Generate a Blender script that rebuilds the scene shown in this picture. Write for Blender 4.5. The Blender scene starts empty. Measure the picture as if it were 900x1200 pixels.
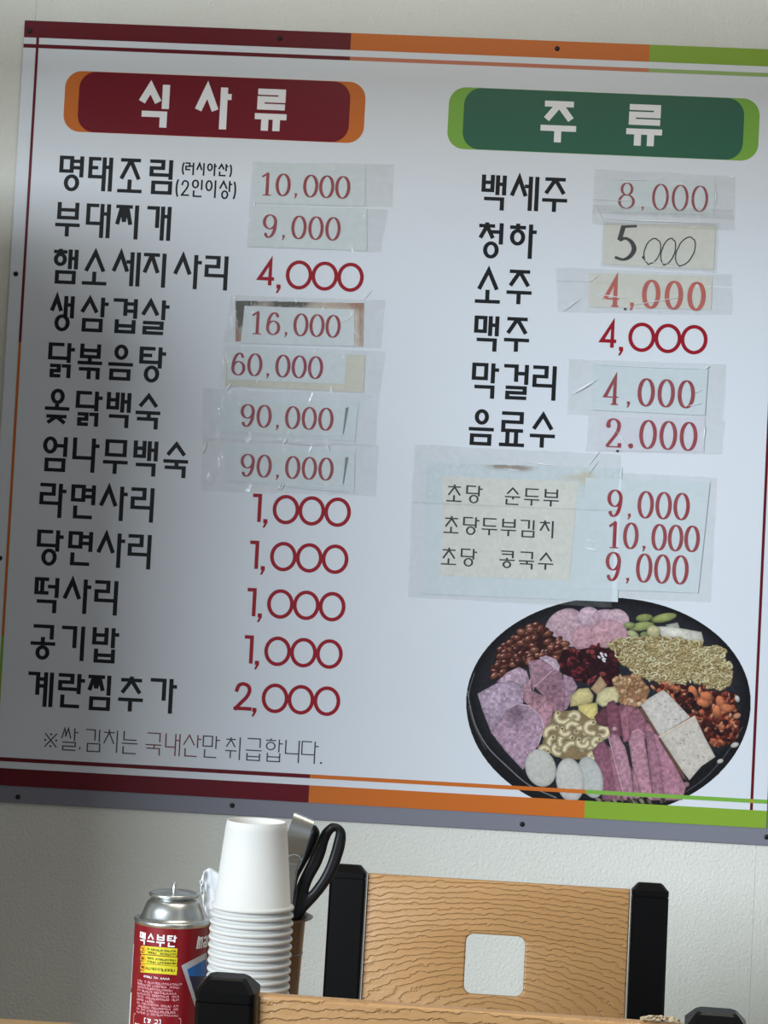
import bpy, bmesh, math, random
import numpy as np
from mathutils import Vector, Matrix, Euler, noise

S = bpy.context.scene
COL = S.collection
R = math.radians

# ------------------------------------------------------------------ camera, light, exposure
F = 2400.0                       # focal length in pixels of the 900x1200 frame
PITCH, YAW, ROLL = R(2.17), R(2.65), R(-2.95)
CAM = Vector((0.0, -2.906, 1.17))
def _rot(p, y, r):
    Ry = Matrix(((math.cos(y), -math.sin(y), 0), (math.sin(y), math.cos(y), 0), (0, 0, 1)))
    Rx = Matrix(((1, 0, 0), (0, math.cos(p), -math.sin(p)), (0, math.sin(p), math.cos(p))))
    Rr = Matrix(((math.cos(r), 0, math.sin(r)), (0, 1, 0), (-math.sin(r), 0, math.cos(r))))
    return Ry @ Rx @ Rr
PM = _rot(PITCH, YAW, ROLL)
cd = bpy.data.cameras.new('camera'); cam = bpy.data.objects.new('camera', cd); COL.objects.link(cam)
cd.sensor_fit = 'VERTICAL'; cd.sensor_height = 36.0; cd.lens = F / 1200 * 36.0
cd.clip_start = 0.02
right, fwd, up = PM.col[0], PM.col[1], PM.col[2]
M4 = Matrix((( right[0], up[0], -fwd[0], CAM[0]), (right[1], up[1], -fwd[1], CAM[1]), (right[2], up[2], -fwd[2], CAM[2]), (0, 0, 0, 1)))
cam.matrix_world = M4
S.camera = cam

def ray(px, py):
    return PM @ Vector(((px - 450) / F, 1.0, -(py - 600) / F))
def at(px, py, y):               # point where the sight line meets the upright plane at depth y
    d = ray(px, py); t = (y - CAM.y) / d.y
    return CAM + d * t

world = bpy.data.worlds.new('world'); S.world = world; world.use_nodes = True
bg = world.node_tree.nodes['Background']
bg.inputs[0].default_value = (0.66, 0.76, 0.9, 1); bg.inputs[1].default_value = 0.48
def area(name, loc, target, sx, sy, power, color):
    l = bpy.data.lights.new(name, 'AREA'); l.shape = 'RECTANGLE'; l.size = sx; l.size_y = sy
    l.energy = power; l.color = color
    o = bpy.data.objects.new(name, l); COL.objects.link(o); o.location = loc
    o.rotation_euler = (Vector(target) - Vector(loc)).to_track_quat('-Z', 'Y').to_euler()
    return o
WIN_Y0, WIN_Y1, WIN_Z0, WIN_Z1, WALL_X = -7.3, -1.6, 0.25, 2.93, -2.4
area('shopfront_daylight', (-5.3, -7.2, 3.0), (0, 0, 1.2), 4.4, 2.8, 1060, (0.84, 0.93, 1.0))
area('ceiling_lamp_light', (0.1, -1.5, 2.52), (0.1, -1.5, 0), 1.0, 0.5, 14, (1.0, 0.93, 0.80))
S.view_settings.view_transform = 'Standard'; S.view_settings.look = 'None'
S.view_settings.gamma = 1.0; S.view_settings.use_curve_mapping = False
S.view_settings.exposure = 0.0

# ------------------------------------------------------------------ materials
def lin(c):
    return tuple(((v / 255) / 12.92 if v / 255 <= 0.04045 else ((v / 255 + 0.055) / 1.055) ** 2.4) for v in c)
MATS = {}
def mat(name, rgb, rough=0.5, metal=0.0, **kw):
    if name in MATS: return MATS[name]
    m = bpy.data.materials.new(name); m.use_nodes = True
    nt = m.node_tree; b = nt.nodes['Principled BSDF']
    b.inputs['Base Color'].default_value = (*lin(rgb), 1); b.inputs['Roughness'].default_value = rough
    b.inputs['Metallic'].default_value = metal
    if name.startswith('ink'): b.inputs['Specular IOR Level'].default_value = 0.22
    if 'spec' in kw: b.inputs['Specular IOR Level'].default_value = kw['spec']
    if 'coat' in kw: b.inputs['Coat Weight'].default_value = kw['coat']; b.inputs['Coat Roughness'].default_value = 0.12
    if kw.get('sub'): b.inputs['Subsurface Weight'].default_value = kw['sub']; b.inputs['Subsurface Radius'].default_value = (.01, .01, .01); b.inputs['Subsurface Scale'].default_value = .3
    if kw.get('bump'):
        sc, st, dist = kw['bump']
        tc = nt.nodes.new('ShaderNodeTexCoord'); n = nt.nodes.new('ShaderNodeTexNoise'); bp = nt.nodes.new('ShaderNodeBump')
        n.inputs['Scale'].default_value = sc; n.inputs['Detail'].default_value = 3
        bp.inputs['Strength'].default_value = st; bp.inputs['Distance'].default_value = dist
        nt.links.new(tc.outputs['Object'], n.inputs['Vector']); nt.links.new(n.outputs['Fac'], bp.inputs['Height'])
        nt.links.new(bp.outputs['Normal'], b.inputs['Normal'])
    if kw.get('mottle'):
        sc, amt = kw['mottle']
        tc = nt.nodes.new('ShaderNodeTexCoord'); n = nt.nodes.new('ShaderNodeTexNoise'); mx = nt.nodes.new('ShaderNodeMix'); mx.data_type = 'RGBA'
        n.inputs['Scale'].default_value = sc; n.inputs['Detail'].default_value = 5
        mx.inputs['A'].default_value = (*[v * (1 - amt) for v in lin(rgb)], 1); mx.inputs['B'].default_value = (*[min(1, v * (1 + amt)) for v in lin(rgb)], 1)
        nt.links.new(tc.outputs['Object'], n.inputs['Vector']); nt.links.new(n.outputs['Fac'], mx.inputs['Factor'])
        nt.links.new(mx.outputs['Result'], b.inputs['Base Color'])
    MATS[name] = m
    return m
def print_mat(name, rough=0.4):     # colour carried by the vertices: flat printing
    m = mat(name, (200, 200, 200), rough)
    a = m.node_tree.nodes.new('ShaderNodeAttribute'); a.attribute_name = 'ink'
    m.node_tree.links.new(a.outputs['Color'], m.node_tree.nodes['Principled BSDF'].inputs['Base Color'])
    return m
def tape_mat():
    m = bpy.data.materials.new('clear_tape'); m.use_nodes = True; nt = m.node_tree
    for n in list(nt.nodes): nt.nodes.remove(n)
    o = nt.nodes.new('ShaderNodeOutputMaterial'); t = nt.nodes.new('ShaderNodeBsdfTransparent'); g = nt.nodes.new('ShaderNodeBsdfGlossy')
    d = nt.nodes.new('ShaderNodeBsdfDiffuse'); mx = nt.nodes.new('ShaderNodeMixShader'); mx2 = nt.nodes.new('ShaderNodeMixShader')
    t.inputs[0].default_value = (0.988, 0.986, 0.98, 1); g.inputs['Roughness'].default_value = 0.16
    d.inputs[0].default_value = (*lin((206, 206, 200)), 1)
    tc = nt.nodes.new('ShaderNodeTexCoord'); n = nt.nodes.new('ShaderNodeTexNoise'); bp = nt.nodes.new('ShaderNodeBump')
    n.inputs['Scale'].default_value = 45; n.inputs['Detail'].default_value = 4; n.inputs['Distortion'].default_value = 1.5
    bp.inputs['Strength'].default_value = 0.5; bp.inputs['Distance'].default_value = 0.002
    nt.links.new(tc.outputs['Object'], n.inputs['Vector']); nt.links.new(n.outputs['Fac'], bp.inputs['Height']); nt.links.new(bp.outputs['Normal'], g.inputs['Normal'])
    rp = nt.nodes.new('ShaderNodeValToRGB'); rp.color_ramp.elements[0].position = .35; rp.color_ramp.elements[0].color = (.02, .02, .02, 1)
    rp.color_ramp.elements[1].position = .75; rp.color_ramp.elements[1].color = (.09, .09, .09, 1)
    nt.links.new(n.outputs['Fac'], rp.inputs['Fac']); nt.links.new(rp.outputs['Color'], mx.inputs['Fac'])
    nt.links.new(t.outputs[0], mx.inputs[1]); nt.links.new(d.outputs[0], mx.inputs[2])
    mx2.inputs['Fac'].default_value = 0.065
    nt.links.new(mx.outputs[0], mx2.inputs[1]); nt.links.new(g.outputs[0], mx2.inputs[2]); nt.links.new(mx2.outputs[0], o.inputs[0])
    return m
M_TAPE = tape_mat()
def wallpaper_mat():
    m = mat('wallpaper', (220, 220, 212), 0.6); nt = m.node_tree; b = nt.nodes['Principled BSDF']
    b.inputs['Specular IOR Level'].default_value = 0.3
    tc = nt.nodes.new('ShaderNodeTexCoord')
    v = nt.nodes.new('ShaderNodeTexNoise'); v.inputs['Scale'].default_value = 230; v.inputs['Detail'].default_value = 2; v.inputs['Distortion'].default_value = .6
    bp = nt.nodes.new('ShaderNodeBump'); bp.inputs['Strength'].default_value = 0.6; bp.inputs['Distance'].default_value = 0.0022
    nt.links.new(tc.outputs['Object'], v.inputs['Vector']); nt.links.new(v.outputs['Fac'], bp.inputs['Height']); nt.links.new(bp.outputs['Normal'], b.inputs['Normal'])
    n = nt.nodes.new('ShaderNodeTexNoise'); n.inputs['Scale'].default_value = 3.0; n.inputs['Detail'].default_value = 6
    mp = nt.nodes.new('ShaderNodeMapping'); mp.inputs['Scale'].default_value = (1, 1, .9)
    rp = nt.nodes.new('ShaderNodeValToRGB'); rp.color_ramp.elements[0].position = .30; rp.color_ramp.elements[0].color = (*lin((212, 212, 202)), 1)
    rp.color_ramp.elements[1].position = .52; rp.color_ramp.elements[1].color = (*lin((220, 220, 212)), 1)
    nt.links.new(tc.outputs['Object'], mp.inputs['Vector']); nt.links.new(mp.outputs['Vector'], n.inputs['Vector'])
    nt.links.new(n.outputs['Fac'], rp.inputs['Fac']); nt.links.new(rp.outputs['Color'], b.inputs['Base Color'])
    return m
def wood_mat():                  # embossed laminate: grain lines arching round a centre below the hole
    m = mat('embossed_wood', (190, 148, 96), 0.38); nt = m.node_tree; b = nt.nodes['Principled BSDF']
    N = nt.nodes.new; L = nt.links.new
    tc = N('ShaderNodeTexCoord'); sp = N('ShaderNodeSeparateXYZ'); L(tc.outputs['Object'], sp.inputs[0])
    mp = N('ShaderNodeMapping'); mp.inputs['Scale'].default_value = (9, 9, 22); L(tc.outputs['Object'], mp.inputs['Vector'])
    n = N('ShaderNodeTexNoise'); n.inputs['Scale'].default_value = 1.0; n.inputs['Detail'].default_value = 2; L(mp.outputs['Vector'], n.inputs['Vector'])
    mp2 = N('ShaderNodeMapping'); mp2.inputs['Scale'].default_value = (95, 95, 170); L(tc.outputs['Object'], mp2.inputs['Vector'])
    n2 = N('ShaderNodeTexNoise'); n2.inputs['Scale'].default_value = 1.0; n2.inputs['Detail'].default_value = 3; L(mp2.outputs['Vector'], n2.inputs['Vector'])
    def math_(op, a, bb=None):
        k = N('ShaderNodeMath'); k.operation = op
        for i, x in enumerate((a, bb)):
            if x is None: continue
            if isinstance(x, (int, float)): k.inputs[i].default_value = x
            else: L(x, k.inputs[i])
        return k.outputs[0]
    zx = math_('MULTIPLY', sp.outputs['X'], 0.36)
    zz = math_('ADD', sp.outputs['Z'], 0.044)
    r2 = math_('SQRT', math_('ADD', math_('MULTIPLY', zx, zx), math_('MULTIPLY', zz, zz)))
    f = math_('ADD', math_('ADD', r2, math_('MULTIPLY', n.outputs['Fac'], 0.009)), math_('MULTIPLY', n2.outputs['Fac'], 0.0085))
    fr = math_('FRACT', math_('MULTIPLY', f, 165.0))
    rp = N('ShaderNodeValToRGB'); e = rp.color_ramp.elements
    e[0].position = 0; e[0].color = (0.25, .25, .25, 1); e[1].position = .24; e[1].color = (1, 1, 1, 1)
    for p_, c_ in ((.08, 0.0), (.9, .75)): k = e.new(p_); k.color = (c_, c_, c_, 1)
    L(fr, rp.inputs['Fac'])
    bp = N('ShaderNodeBump'); bp.inputs['Strength'].default_value = .8; bp.inputs['Distance'].default_value = 0.0014
    L(rp.outputs['Color'], bp.inputs['Height']); L(bp.outputs['Normal'], b.inputs['Normal'])
    mx = N('ShaderNodeMix'); mx.data_type = 'RGBA'; mx.inputs['A'].default_value = (*lin((164, 123, 77)), 1); mx.inputs['B'].default_value = (*lin((174, 132, 84)), 1)
    L(rp.outputs['Color'], mx.inputs['Factor']); L(mx.outputs['Result'], b.inputs['Base Color'])
    return m
M_WALL = wallpaper_mat(); M_WOOD = wood_mat()
M_BOARD = mat('board_white', (216, 221, 228), 0.42, mottle=(6, .02))
M_GREY = mat('backing_grey', (122, 123, 135), 0.45)
M_CRIM = mat('ink_crimson', (98, 14, 28), 0.38)
M_CRIM2 = mat('ink_banner_crimson', (112, 18, 34), 0.32)
M_ORNG = mat('ink_orange', (200, 108, 42), 0.38)
M_LIME = mat('ink_lime', (132, 166, 54), 0.38)
M_LIME2 = mat('ink_banner_lime', (122, 172, 68), 0.38)
M_SALM = mat('ink_salmon', (196, 120, 92), 0.4)
M_PALE = mat('ink_pale_green', (150, 178, 108), 0.4)
M_GRN = mat('ink_green', (44, 98, 78), 0.35)
M_BLACK = mat('ink_black', (20, 23, 26), 0.45)
M_NOTE = mat('ink_note_grey', (70, 68, 74), 0.45)
M_NOTER = mat('ink_note_maroon', (120, 62, 66), 0.45)
M_RED = mat('ink_red', (150, 20, 38), 0.4)
M_REDD = mat('ink_red_dull', (152, 44, 54), 0.5)
M_REDF = mat('ink_red_faded', (190, 92, 82), 0.5, mottle=(60, .35))
M_REDT = mat('ink_red_thin', (150, 62, 72), 0.5)
M_WHITE = mat('ink_white', (236, 236, 238), 0.4)
M_PAPER = mat('slip_paper', (212, 221, 225), 0.5, mottle=(14, .05))
M_PAPERB = mat('slip_paper_bluish', (210, 221, 227), 0.45, mottle=(10, .04))
M_CREAM = mat('slip_paper_cream', (212, 212, 204), 0.55, mottle=(20, .06))
M_BEIGE = mat('slip_paper_beige', (210, 208, 194), 0.55, mottle=(30, .1))
M_SCREW = mat('screw_dark', (40, 38, 36), 0.45, 0.6)
M_CUP = mat('cup_paper', (198, 198, 195), .65, spec=.35, bump=(220, .08, .0006))
M_STEEL = mat('brushed_steel', (190, 190, 186), 0.24, 1.0)
M_TIN = mat('tin_metal', (205, 208, 206), 0.3, 1.0)
M_HOLD = mat('holder_steel', (104, 88, 76), 0.28, 0.85, mottle=(30, .25))  # brown of its reflections put into the steel's base colour
M_BLK = mat('black_plastic', (4, 4, 5), 0.36, spec=.16)
M_GRIP = mat('scissor_grip', (10, 12, 16), 0.45, spec=.3)
M_TBL = mat('table_top_wood', (176, 142, 100), 0.4, mottle=(18, .12))
M_FRAME = mat('dark_metal', (30, 30, 32), 0.4, .6)

# ------------------------------------------------------------------ objects
def setp(o, label=None, cat=None, group=None, kind=None):
    for k, v in (('label', label), ('category', cat), ('group', group), ('kind', kind)):
        if v: o[k] = v
    return o
def link(name, me, m=None, parent=None, **kw):
    o = bpy.data.objects.new(name, me); COL.objects.link(o)
    if m is not None and hasattr(me, 'materials') and not me.materials: me.materials.append(m)
    if parent is not None: o.parent = parent
    return setp(o, **kw)
def empty(name, loc=(0, 0, 0), **kw):
    o = bpy.data.objects.new(name, None); COL.objects.link(o); o.location = loc; o.empty_display_size = .05
    return setp(o, **kw)
def mesh(name, verts, faces, smooth=False):
    me = bpy.data.meshes.new(name); me.from_pydata([tuple(v) for v in verts], [], faces); me.update()
    if smooth:
        me.polygons.foreach_set('use_smooth', [True] * len(me.polygons))
    return me
def bm_mesh(name, bm, smooth=False, angle=None):
    me = bpy.data.meshes.new(name); bm.normal_update(); bm.to_mesh(me); bm.free()
    if smooth: me.polygons.foreach_set('use_smooth', [True] * len(me.polygons))
    if angle: me.set_sharp_from_angle(angle=R(angle))
    return me
def add_box(bm, lo, hi, bevel=0.0, seg=2, mtx=None):
    b2 = bmesh.new(); bmesh.ops.create_cube(b2, size=1)
    for v in b2.verts: v.co = Vector([(lo[i] + hi[i]) / 2 + v.co[i] * (hi[i] - lo[i]) for i in range(3)])
    if bevel: bmesh.ops.bevel(b2, geom=b2.edges[:], offset=bevel, segments=seg, profile=.5, affect='EDGES')
    if mtx: bmesh.ops.transform(b2, matrix=mtx, verts=b2.verts)
    t = bpy.data.meshes.new('t'); b2.to_mesh(t); b2.free(); bm.from_mesh(t); bpy.data.meshes.remove(t)
def lathe(prof, n=48, cap=False):
    vs, fs = [], []
    for (r, z) in prof:
        for i in range(n):
            a = 2 * math.pi * i / n; vs.append((r * math.cos(a), r * math.sin(a), z))
    for j in range(len(prof) - 1):
        for i in range(n):
            k = (i + 1) % n; fs.append((j * n + i, j * n + k, (j + 1) * n + k, (j + 1) * n + i))
    if cap:
        fs.append(tuple(range(n))[::-1]); fs.append(tuple((len(prof) - 1) * n + i for i in range(n)))
    return vs, fs

# ------------------------------------------------------------------ lettering: strokes -> flat polygons
def offset_strip(pts, tv, th, closed=False, cap=True):
    P = [Vector(p) for p in pts]; n = len(P)
    def w(d):
        return math.sqrt((tv * d.y) ** 2 + (th * d.x) ** 2) / 2
    segs = n if closed else n - 1
    D = [(P[(i + 1) % n] - P[i]).normalized() for i in range(segs)]
    if not closed and cap:
        P[0] = P[0] - D[0] * (tv + th) / 4; P[-1] = P[-1] + D[-1] * (tv + th) / 4
    Lp, Rp = [], []
    for i in range(n):
        if closed: a, b = D[(i - 1) % n], D[i]
        else: a = D[max(i - 1, 0)]; b = D[min(i, segs - 1)]
        na, nb = Vector((-a.y, a.x)) * w(a), Vector((-b.y, b.x)) * w(b)
        cr = a.x * b.y - a.y * b.x
        if abs(cr) < 1e-3: o = (na + nb) / 2
        else:   # intersection of the two offset edges
            t = ((nb - na).x * b.y - (nb - na).y * b.x) / cr
            o = na + a * t
            if o.length > 3.2 * max(na.length, nb.length): o = o.normalized() * 3.2 * max(na.length, nb.length)
        Lp.append(P[i] + o); Rp.append(P[i] - o)
    out = []
    for i in range(segs):
        j = (i + 1) % n
        out.append([Lp[i], Lp[j], Rp[j], Rp[i]])
    return out
def crom(pts, k=6):
    P = [Vector(p) for p in pts]; out = []
    for i in range(len(P) - 1):
        a = P[max(i - 1, 0)]; b = P[i]; c = P[i + 1]; d = P[min(i + 2, len(P) - 1)]
        for s in range(k):
            t = s / k
            out.append(.5 * ((2 * b) + (c - a) * t + (2 * a - 5 * b + 4 * c - d) * t * t + (3 * b - a - 3 * c + d) * t ** 3))
    out.append(P[-1]); return out
def ell(cx, cy, rx, ry, n=30, a0=0, a1=360):
    full = abs(a1 - a0) >= 360
    m = n if full else n + 1
    return [(cx + rx * math.cos(R(a0 + (a1 - a0) * i / n)), cy + ry * math.sin(R(a0 + (a1 - a0) * i / n))) for i in range(m)]

class Pen:                       # collects polygons in local units, v pointing down
    def __init__(s, tv, th): s.tv, s.th, s.polys = tv, th, []
    def line(s, pts, closed=False, cap=True): s.polys += offset_strip(pts, s.tv, s.th, closed, cap)
    def fill(s, pts): s.polys.append([Vector(p) for p in pts])
CHO = 'ㄱㄲㄴㄷㄸㄹㅁㅂㅃㅅㅆㅇㅈㅉㅊㅋㅌㅍㅎ'
JUNG = 'ㅏㅐㅑㅒㅓㅔㅕㅖㅗㅘㅙㅚㅛㅜㅝㅞㅟㅠㅡㅢㅣ'
JONG = ['', 'ㄱ', 'ㄲ', 'ㄳ', 'ㄴ', 'ㄵ', 'ㄶ', 'ㄷ', 'ㄹ', 'ㄺ', 'ㄻ', 'ㄼ', 'ㄽ', 'ㄾ', 'ㄿ', 'ㅀ', 'ㅁ', 'ㅂ', 'ㅄ', 'ㅅ', 'ㅆ', 'ㅇ', 'ㅈ', 'ㅊ', 'ㅋ', 'ㅌ', 'ㅍ', 'ㅎ']
def jamo(pen, j, x0, y0, x1, y1, ext=0):
    hv, hh = pen.tv / 2, pen.th / 2
    x0 += hv; x1 -= hv; y0 += hh; y1 -= hh
    X = lambda u: x0 + (x1 - x0) * u
    Y = lambda v: y0 + (y1 - y0) * v
    P = lambda *q: [(X(a), Y(b)) for a, b in q]
    e = ext / (x1 - x0) if ext else 0     # bottom stroke reaching the vowel stem
    if j == 'ㄱ': pen.line(P((0, 0), (1, 0), (1, 1)))
    elif j == 'ㄴ': pen.line(P((0, 0), (0, 1), (1 + e, 1)))
    elif j == 'ㄷ': pen.line(P((1, 0), (0, 0), (0, 1), (1 + e, 1)))
    elif j == 'ㄸ': pen.line(P((1, 0), (0, 0), (0, 1), (1, 1))); pen.line(P((.55, 0), (.55, 1)), cap=False)
    elif j == 'ㄹ': pen.line(P((0, 0), (1, 0), (1, .5), (0, .5), (0, 1), (1 + e, 1)))
    elif j == 'ㅁ': pen.line(P((0, 0), (1, 0), (1, 1), (0, 1)), True)
    elif j == 'ㅂ': pen.line(P((0, 0), (0, 1), (1, 1), (1, 0))); pen.line(P((0, .42), (1, .42)), cap=False)
    elif j in 'ㅅ': pen.line(P((0, 1), (.5, 0), (1, 1)), cap=False)
    elif j == 'ㅆ': pen.line(P((0, 1), (.3, 0), (.5, .8)), cap=False); pen.line(P((.4, .8), (.7, 0), (1, 1)), cap=False)
    elif j == 'ㅇ':
        rx, ry = (x1 - x0) / 2, (y1 - y0) / 2
        pen.line(ell((x0 + x1) / 2, (y0 + y1) / 2, rx, ry), True)
    elif j == 'ㅈ': pen.line(P((.04, 0), (.96, 0))); pen.line(P((0, 1), (.48, .05)), cap=False); pen.line(P((.52, .05), (1, 1)), cap=False)
    elif j == 'ㅉ':
        pen.line(P((.02, 0), (.98, 0))); pen.line(P((0, 1), (.30, .04)), cap=False); pen.line(P((.34, .04), (.5, .85)), cap=False); pen.line(P((.5, .85), (.68, .04)), cap=False); pen.line(P((.72, .04), (1, 1)), cap=False)
    elif j == 'ㅊ':
        pen.line(P((.5, -.02), (.5, .2)), cap=False); pen.line(P((.02, .2), (.98, .2))); pen.line(P((0, 1), (.48, .24)), cap=False); pen.line(P((.52, .24), (1, 1)), cap=False)
    elif j == 'ㅋ': pen.line(P((0, 0), (1, 0), (1, 1))); pen.line(P((0, .5), (1, .5)), cap=False)
    elif j == 'ㅌ': pen.line(P((1, 0), (0, 0), (0, 1), (1 + e, 1))); pen.line(P((0, .5), (.9, .5)), cap=False)
    elif j == 'ㅍ': pen.line(P((0, 0), (1, 0))); pen.line(P((0, 1), (1, 1))); pen.line(P((.3, 0), (.3, 1)), cap=False); pen.line(P((.7, 0), (.7, 1)), cap=False)
    elif j == 'ㅎ':
        pen.line(P((.5, -.02), (.5, .16)), cap=False); pen.line(P((0, .17), (1, .17)))
        ry = (Y(1) - Y(.34)) / 2; pen.line(ell((x0 + x1) / 2, Y(1) - ry, min((x1 - x0) * .46, ry * 1.15), ry), True)
    elif j == 'ㄺ':
        w = x1 - x0; jamo(pen, 'ㄹ', x0 - hv, y0 - hh, x0 + w * .5 + hv * .3, y1 + hh); jamo(pen, 'ㄱ', x0 + w * .60 - hv * .3, y0 - hh, x1 + hv, y1 + hh)
    elif j == 'ㄲ':
        pen.line(P((0, 0), (1, 0), (1, 1))); pen.line(P((.48, 0), (.48, 1)))
def syllable(pen, ch, ox, oy, w, h):
    s = ord(ch) - 0xAC00
    c, v, f = CHO[s // 588], JUNG[(s % 588) // 28], JONG[s % 28]
    X = lambda u: ox + w * u
    Y = lambda q: oy + h * q
    J = lambda j, a, b, cc, d, ext=0: jamo(pen, j, X(a), Y(b), X(cc), Y(d), ext)
    V = lambda u, a, b: pen.line([(X(u), Y(a)), (X(u), Y(b))], cap=False)
    H = lambda q, a, b: pen.line([(X(a), Y(q)), (X(b), Y(q))], cap=False)
    if v in 'ㅏㅐㅓㅔㅕㅖㅣㅑ':
        cy, vy = (.63, 1.0) if not f else (.50, .58)
        if f == 'ㅇ': vy = .62
        cw = {'ㅏ': .66, 'ㅣ': .64, 'ㅐ': .53, 'ㅓ': .60, 'ㅕ': .60, 'ㅔ': .60, 'ㅖ': .5, 'ㅑ': .62}[v]
        if c == 'ㅅ': cw += .12 if v != 'ㅐ' else .03
        if c in 'ㅈㅉㅊ': cw += .08
        st = {'ㅏ': [.86], 'ㅣ': [.88], 'ㅐ': [.66, .93], 'ㅓ': [.93], 'ㅕ': [.93], 'ㅔ': [.76, 1.0], 'ㅖ': [.74, .98], 'ㅑ': [.86]}[v]
        if c == 'ㅅ' and v == 'ㅏ': st = [.93]
        if c == 'ㅅ' and v == 'ㅔ': st = [.84, 1.1]; cw = .74
        if c in 'ㅎ' and v == 'ㅐ': cw = .58; st = [.70, .95]
        y0 = -.05 if c in 'ㅊㅎ' else 0
        if c == 'ㄱ' and v in 'ㅐㅓㅖㅕ': J(c, 0, 0, cw, cy if v != 'ㅖ' else .66)
        else:
            ext = w * (st[0] - cw) if c in 'ㄴㄷㄹㅌ' and v in 'ㅏㅐㅣ' else 0
            J(c, 0, y0, cw, cy, ext)
        k = pen.th / h
        for q in st: V(q, 0, vy if not (v == 'ㅐ' and f == 'ㅇ' and q == st[1]) else vy + .03)
        t = .27 if not f else .24
        if v == 'ㅏ': H(t - .05, st[0], st[0] + .24)
        if v == 'ㅑ': H(.18, st[0], st[0] + .24); H(.4, st[0], st[0] + .24)
        if v == 'ㅐ': H(t + .02, st[0], st[1])
        if v == 'ㅓ': H(t + .02, cw - .05 if c != 'ㅊ' else cw - .16, st[0])
        if v == 'ㅔ': H(t + .02, cw - (.14 if c == 'ㅅ' else 0), st[0])
        if v == 'ㅕ': H(.15, cw - .05, st[0]); H(.34 if c != 'ㄱ' else .36, cw - .05, st[0])
        if v == 'ㅖ': H(.2, cw - .03, st[0]); H(.40, cw - .03, st[0])
        if f:
            if f == 'ㅇ': J(f, .22, .54, .86, 1.04)
            elif f == 'ㄱ': J(f, .12, .64, .95, 1.02)
            elif f == 'ㄴ': J(f, .12, .62, .92, .99)
            else: J(f, .10, .62, .97, 1.02)
    elif v in 'ㅗㅛㅜㅠㅡ':
        if not f:
            if v in 'ㅗㅛ':
                top = .60 if c not in 'ㅈㅊㅅ' else .66
                if c == 'ㄱ': top = .66
                J(c, .06, -.03 if c in 'ㅊㅎ' else 0, .96, top)
                H(.96, 0, 1.02)
                if v == 'ㅗ': V(.5, .62, .96)
                else: V(.33, .6, .96); V(.68, .6, .96)
            else:
                J(c, .06, -.05 if c in 'ㅊㅎ' else 0, .96, .50 if c not in 'ㅅㅈㅊ' else .52)
                H(.66, 0, 1.02)
                if v == 'ㅜ': V(.5, .66, 1.0)
                if v == 'ㅠ': V(.33, .66, 1.0); V(.70, .66, 1.0)
        else:
            if c == 'ㅇ': J(c, .22, -.03, .80, .42)
            else: J(c, .08, 0, .94, .42)
            H(.55, 0, 1.02)
            if v == 'ㅗ': V(.5, .36 if c == 'ㄱ' else .42, .55)
            if v == 'ㅜ': V(.55, .55, .70)
            if f == 'ㅇ': J(f, .22, .60, .80, 1.02)
            else: J(f, .06, .68, .94, 1.02)
    elif v == 'ㅟ':
        J(c, .02, 0, .66, .48); H(.62, 0, .72); V(.34, .62, .95); V(.92, 0, 1.02)
def ball(pen, x, y, r): pen.fill(ell(x, y, r, r, 12))
def comma(pen, x, y, s):
    pen.fill([(x, y), (x + .9 * s, y), (x + .95 * s, y + .8 * s), (x + .35 * s, y + 1.9 * s), (x - .1 * s, y + 1.9 * s), (x + .3 * s, y + .9 * s), (x, y + .9 * s)])
def digit(pen, d, ox, oy, w, h, serif=True):
    hv, hh = pen.tv / 2, pen.th / 2
    X = lambda u: ox + hv + (w - 2 * hv) * u
    Y = lambda q: oy + hh + (h - 2 * hh) * q
    P = lambda *q: [(X(a), Y(b)) for a, b in q]
    br = pen.tv * .62
    if d == '0': pen.line(ell(ox + w / 2, oy + h / 2, w / 2 - hv, h / 2 - hh, 36), True)
    elif d == '1':
        if serif:
            pen.line(P((.52, 0), (.52, 1)), cap=False); pen.line(P((.14, .14), (.52, .0))); pen.line(P((.16, 1), (.86, 1)), cap=False)
        else: pen.line(P((0, 0), (.9, 0), (.9, 1)))
    elif d == '2':
        a = crom(P((.08, .26), (.2, .07), (.5, 0), (.82, .09), (.9, .28), (.74, .52), (.4, .76), (.06, 1)))
        pen.line(a, cap=not serif)
        pen.line(P((.04, 1), (.98, 1)) + ([] if not serif else P((.98, .86))), cap=not serif)
        if serif: ball(pen, X(.14), Y(.25), br)
    elif d == '4':
        pen.line(P((.72, 1), (.72, 0), (0, .73), (1, .73)), cap=False)
        if serif: pen.line(P((.46, 1), (.98, 1)), cap=False)
    elif d in '69':
        m = (lambda q: q) if d == '6' else (lambda q: [(2 * ox + w - a, 2 * oy + h - b) for a, b in q])
        pen.line(m(ell(X(.5), Y(.69), X(.96) - X(.5), Y(1) - Y(.69), 28)), True)
        pen.line([tuple(v) for v in crom(m(P((.84, .13), (.62, 0), (.34, .07), (.12, .32), (.04, .66))))], cap=False)
        (bx, by), = m([(X(.82), Y(.14))]); ball(pen, bx, by, br * .8)
    elif d == '8':
        pen.line(ell(X(.5), Y(.24), (X(.86) - X(.14)) / 2, Y(.24) - Y(0), 26), True); pen.line(ell(X(.5), Y(.73), (X(1) - X(0)) / 2, Y(1) - Y(.73), 28), True)
    elif d == '5':
        pen.line(P((.98, .0), (.34, .03), (.18, .44)), cap=False)
        pen.line(crom(P((.18, .44), (.45, .37), (.75, .47), (.9, .68), (.72, .9), (.4, 1.0), (0, .94))), cap=False)
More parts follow.
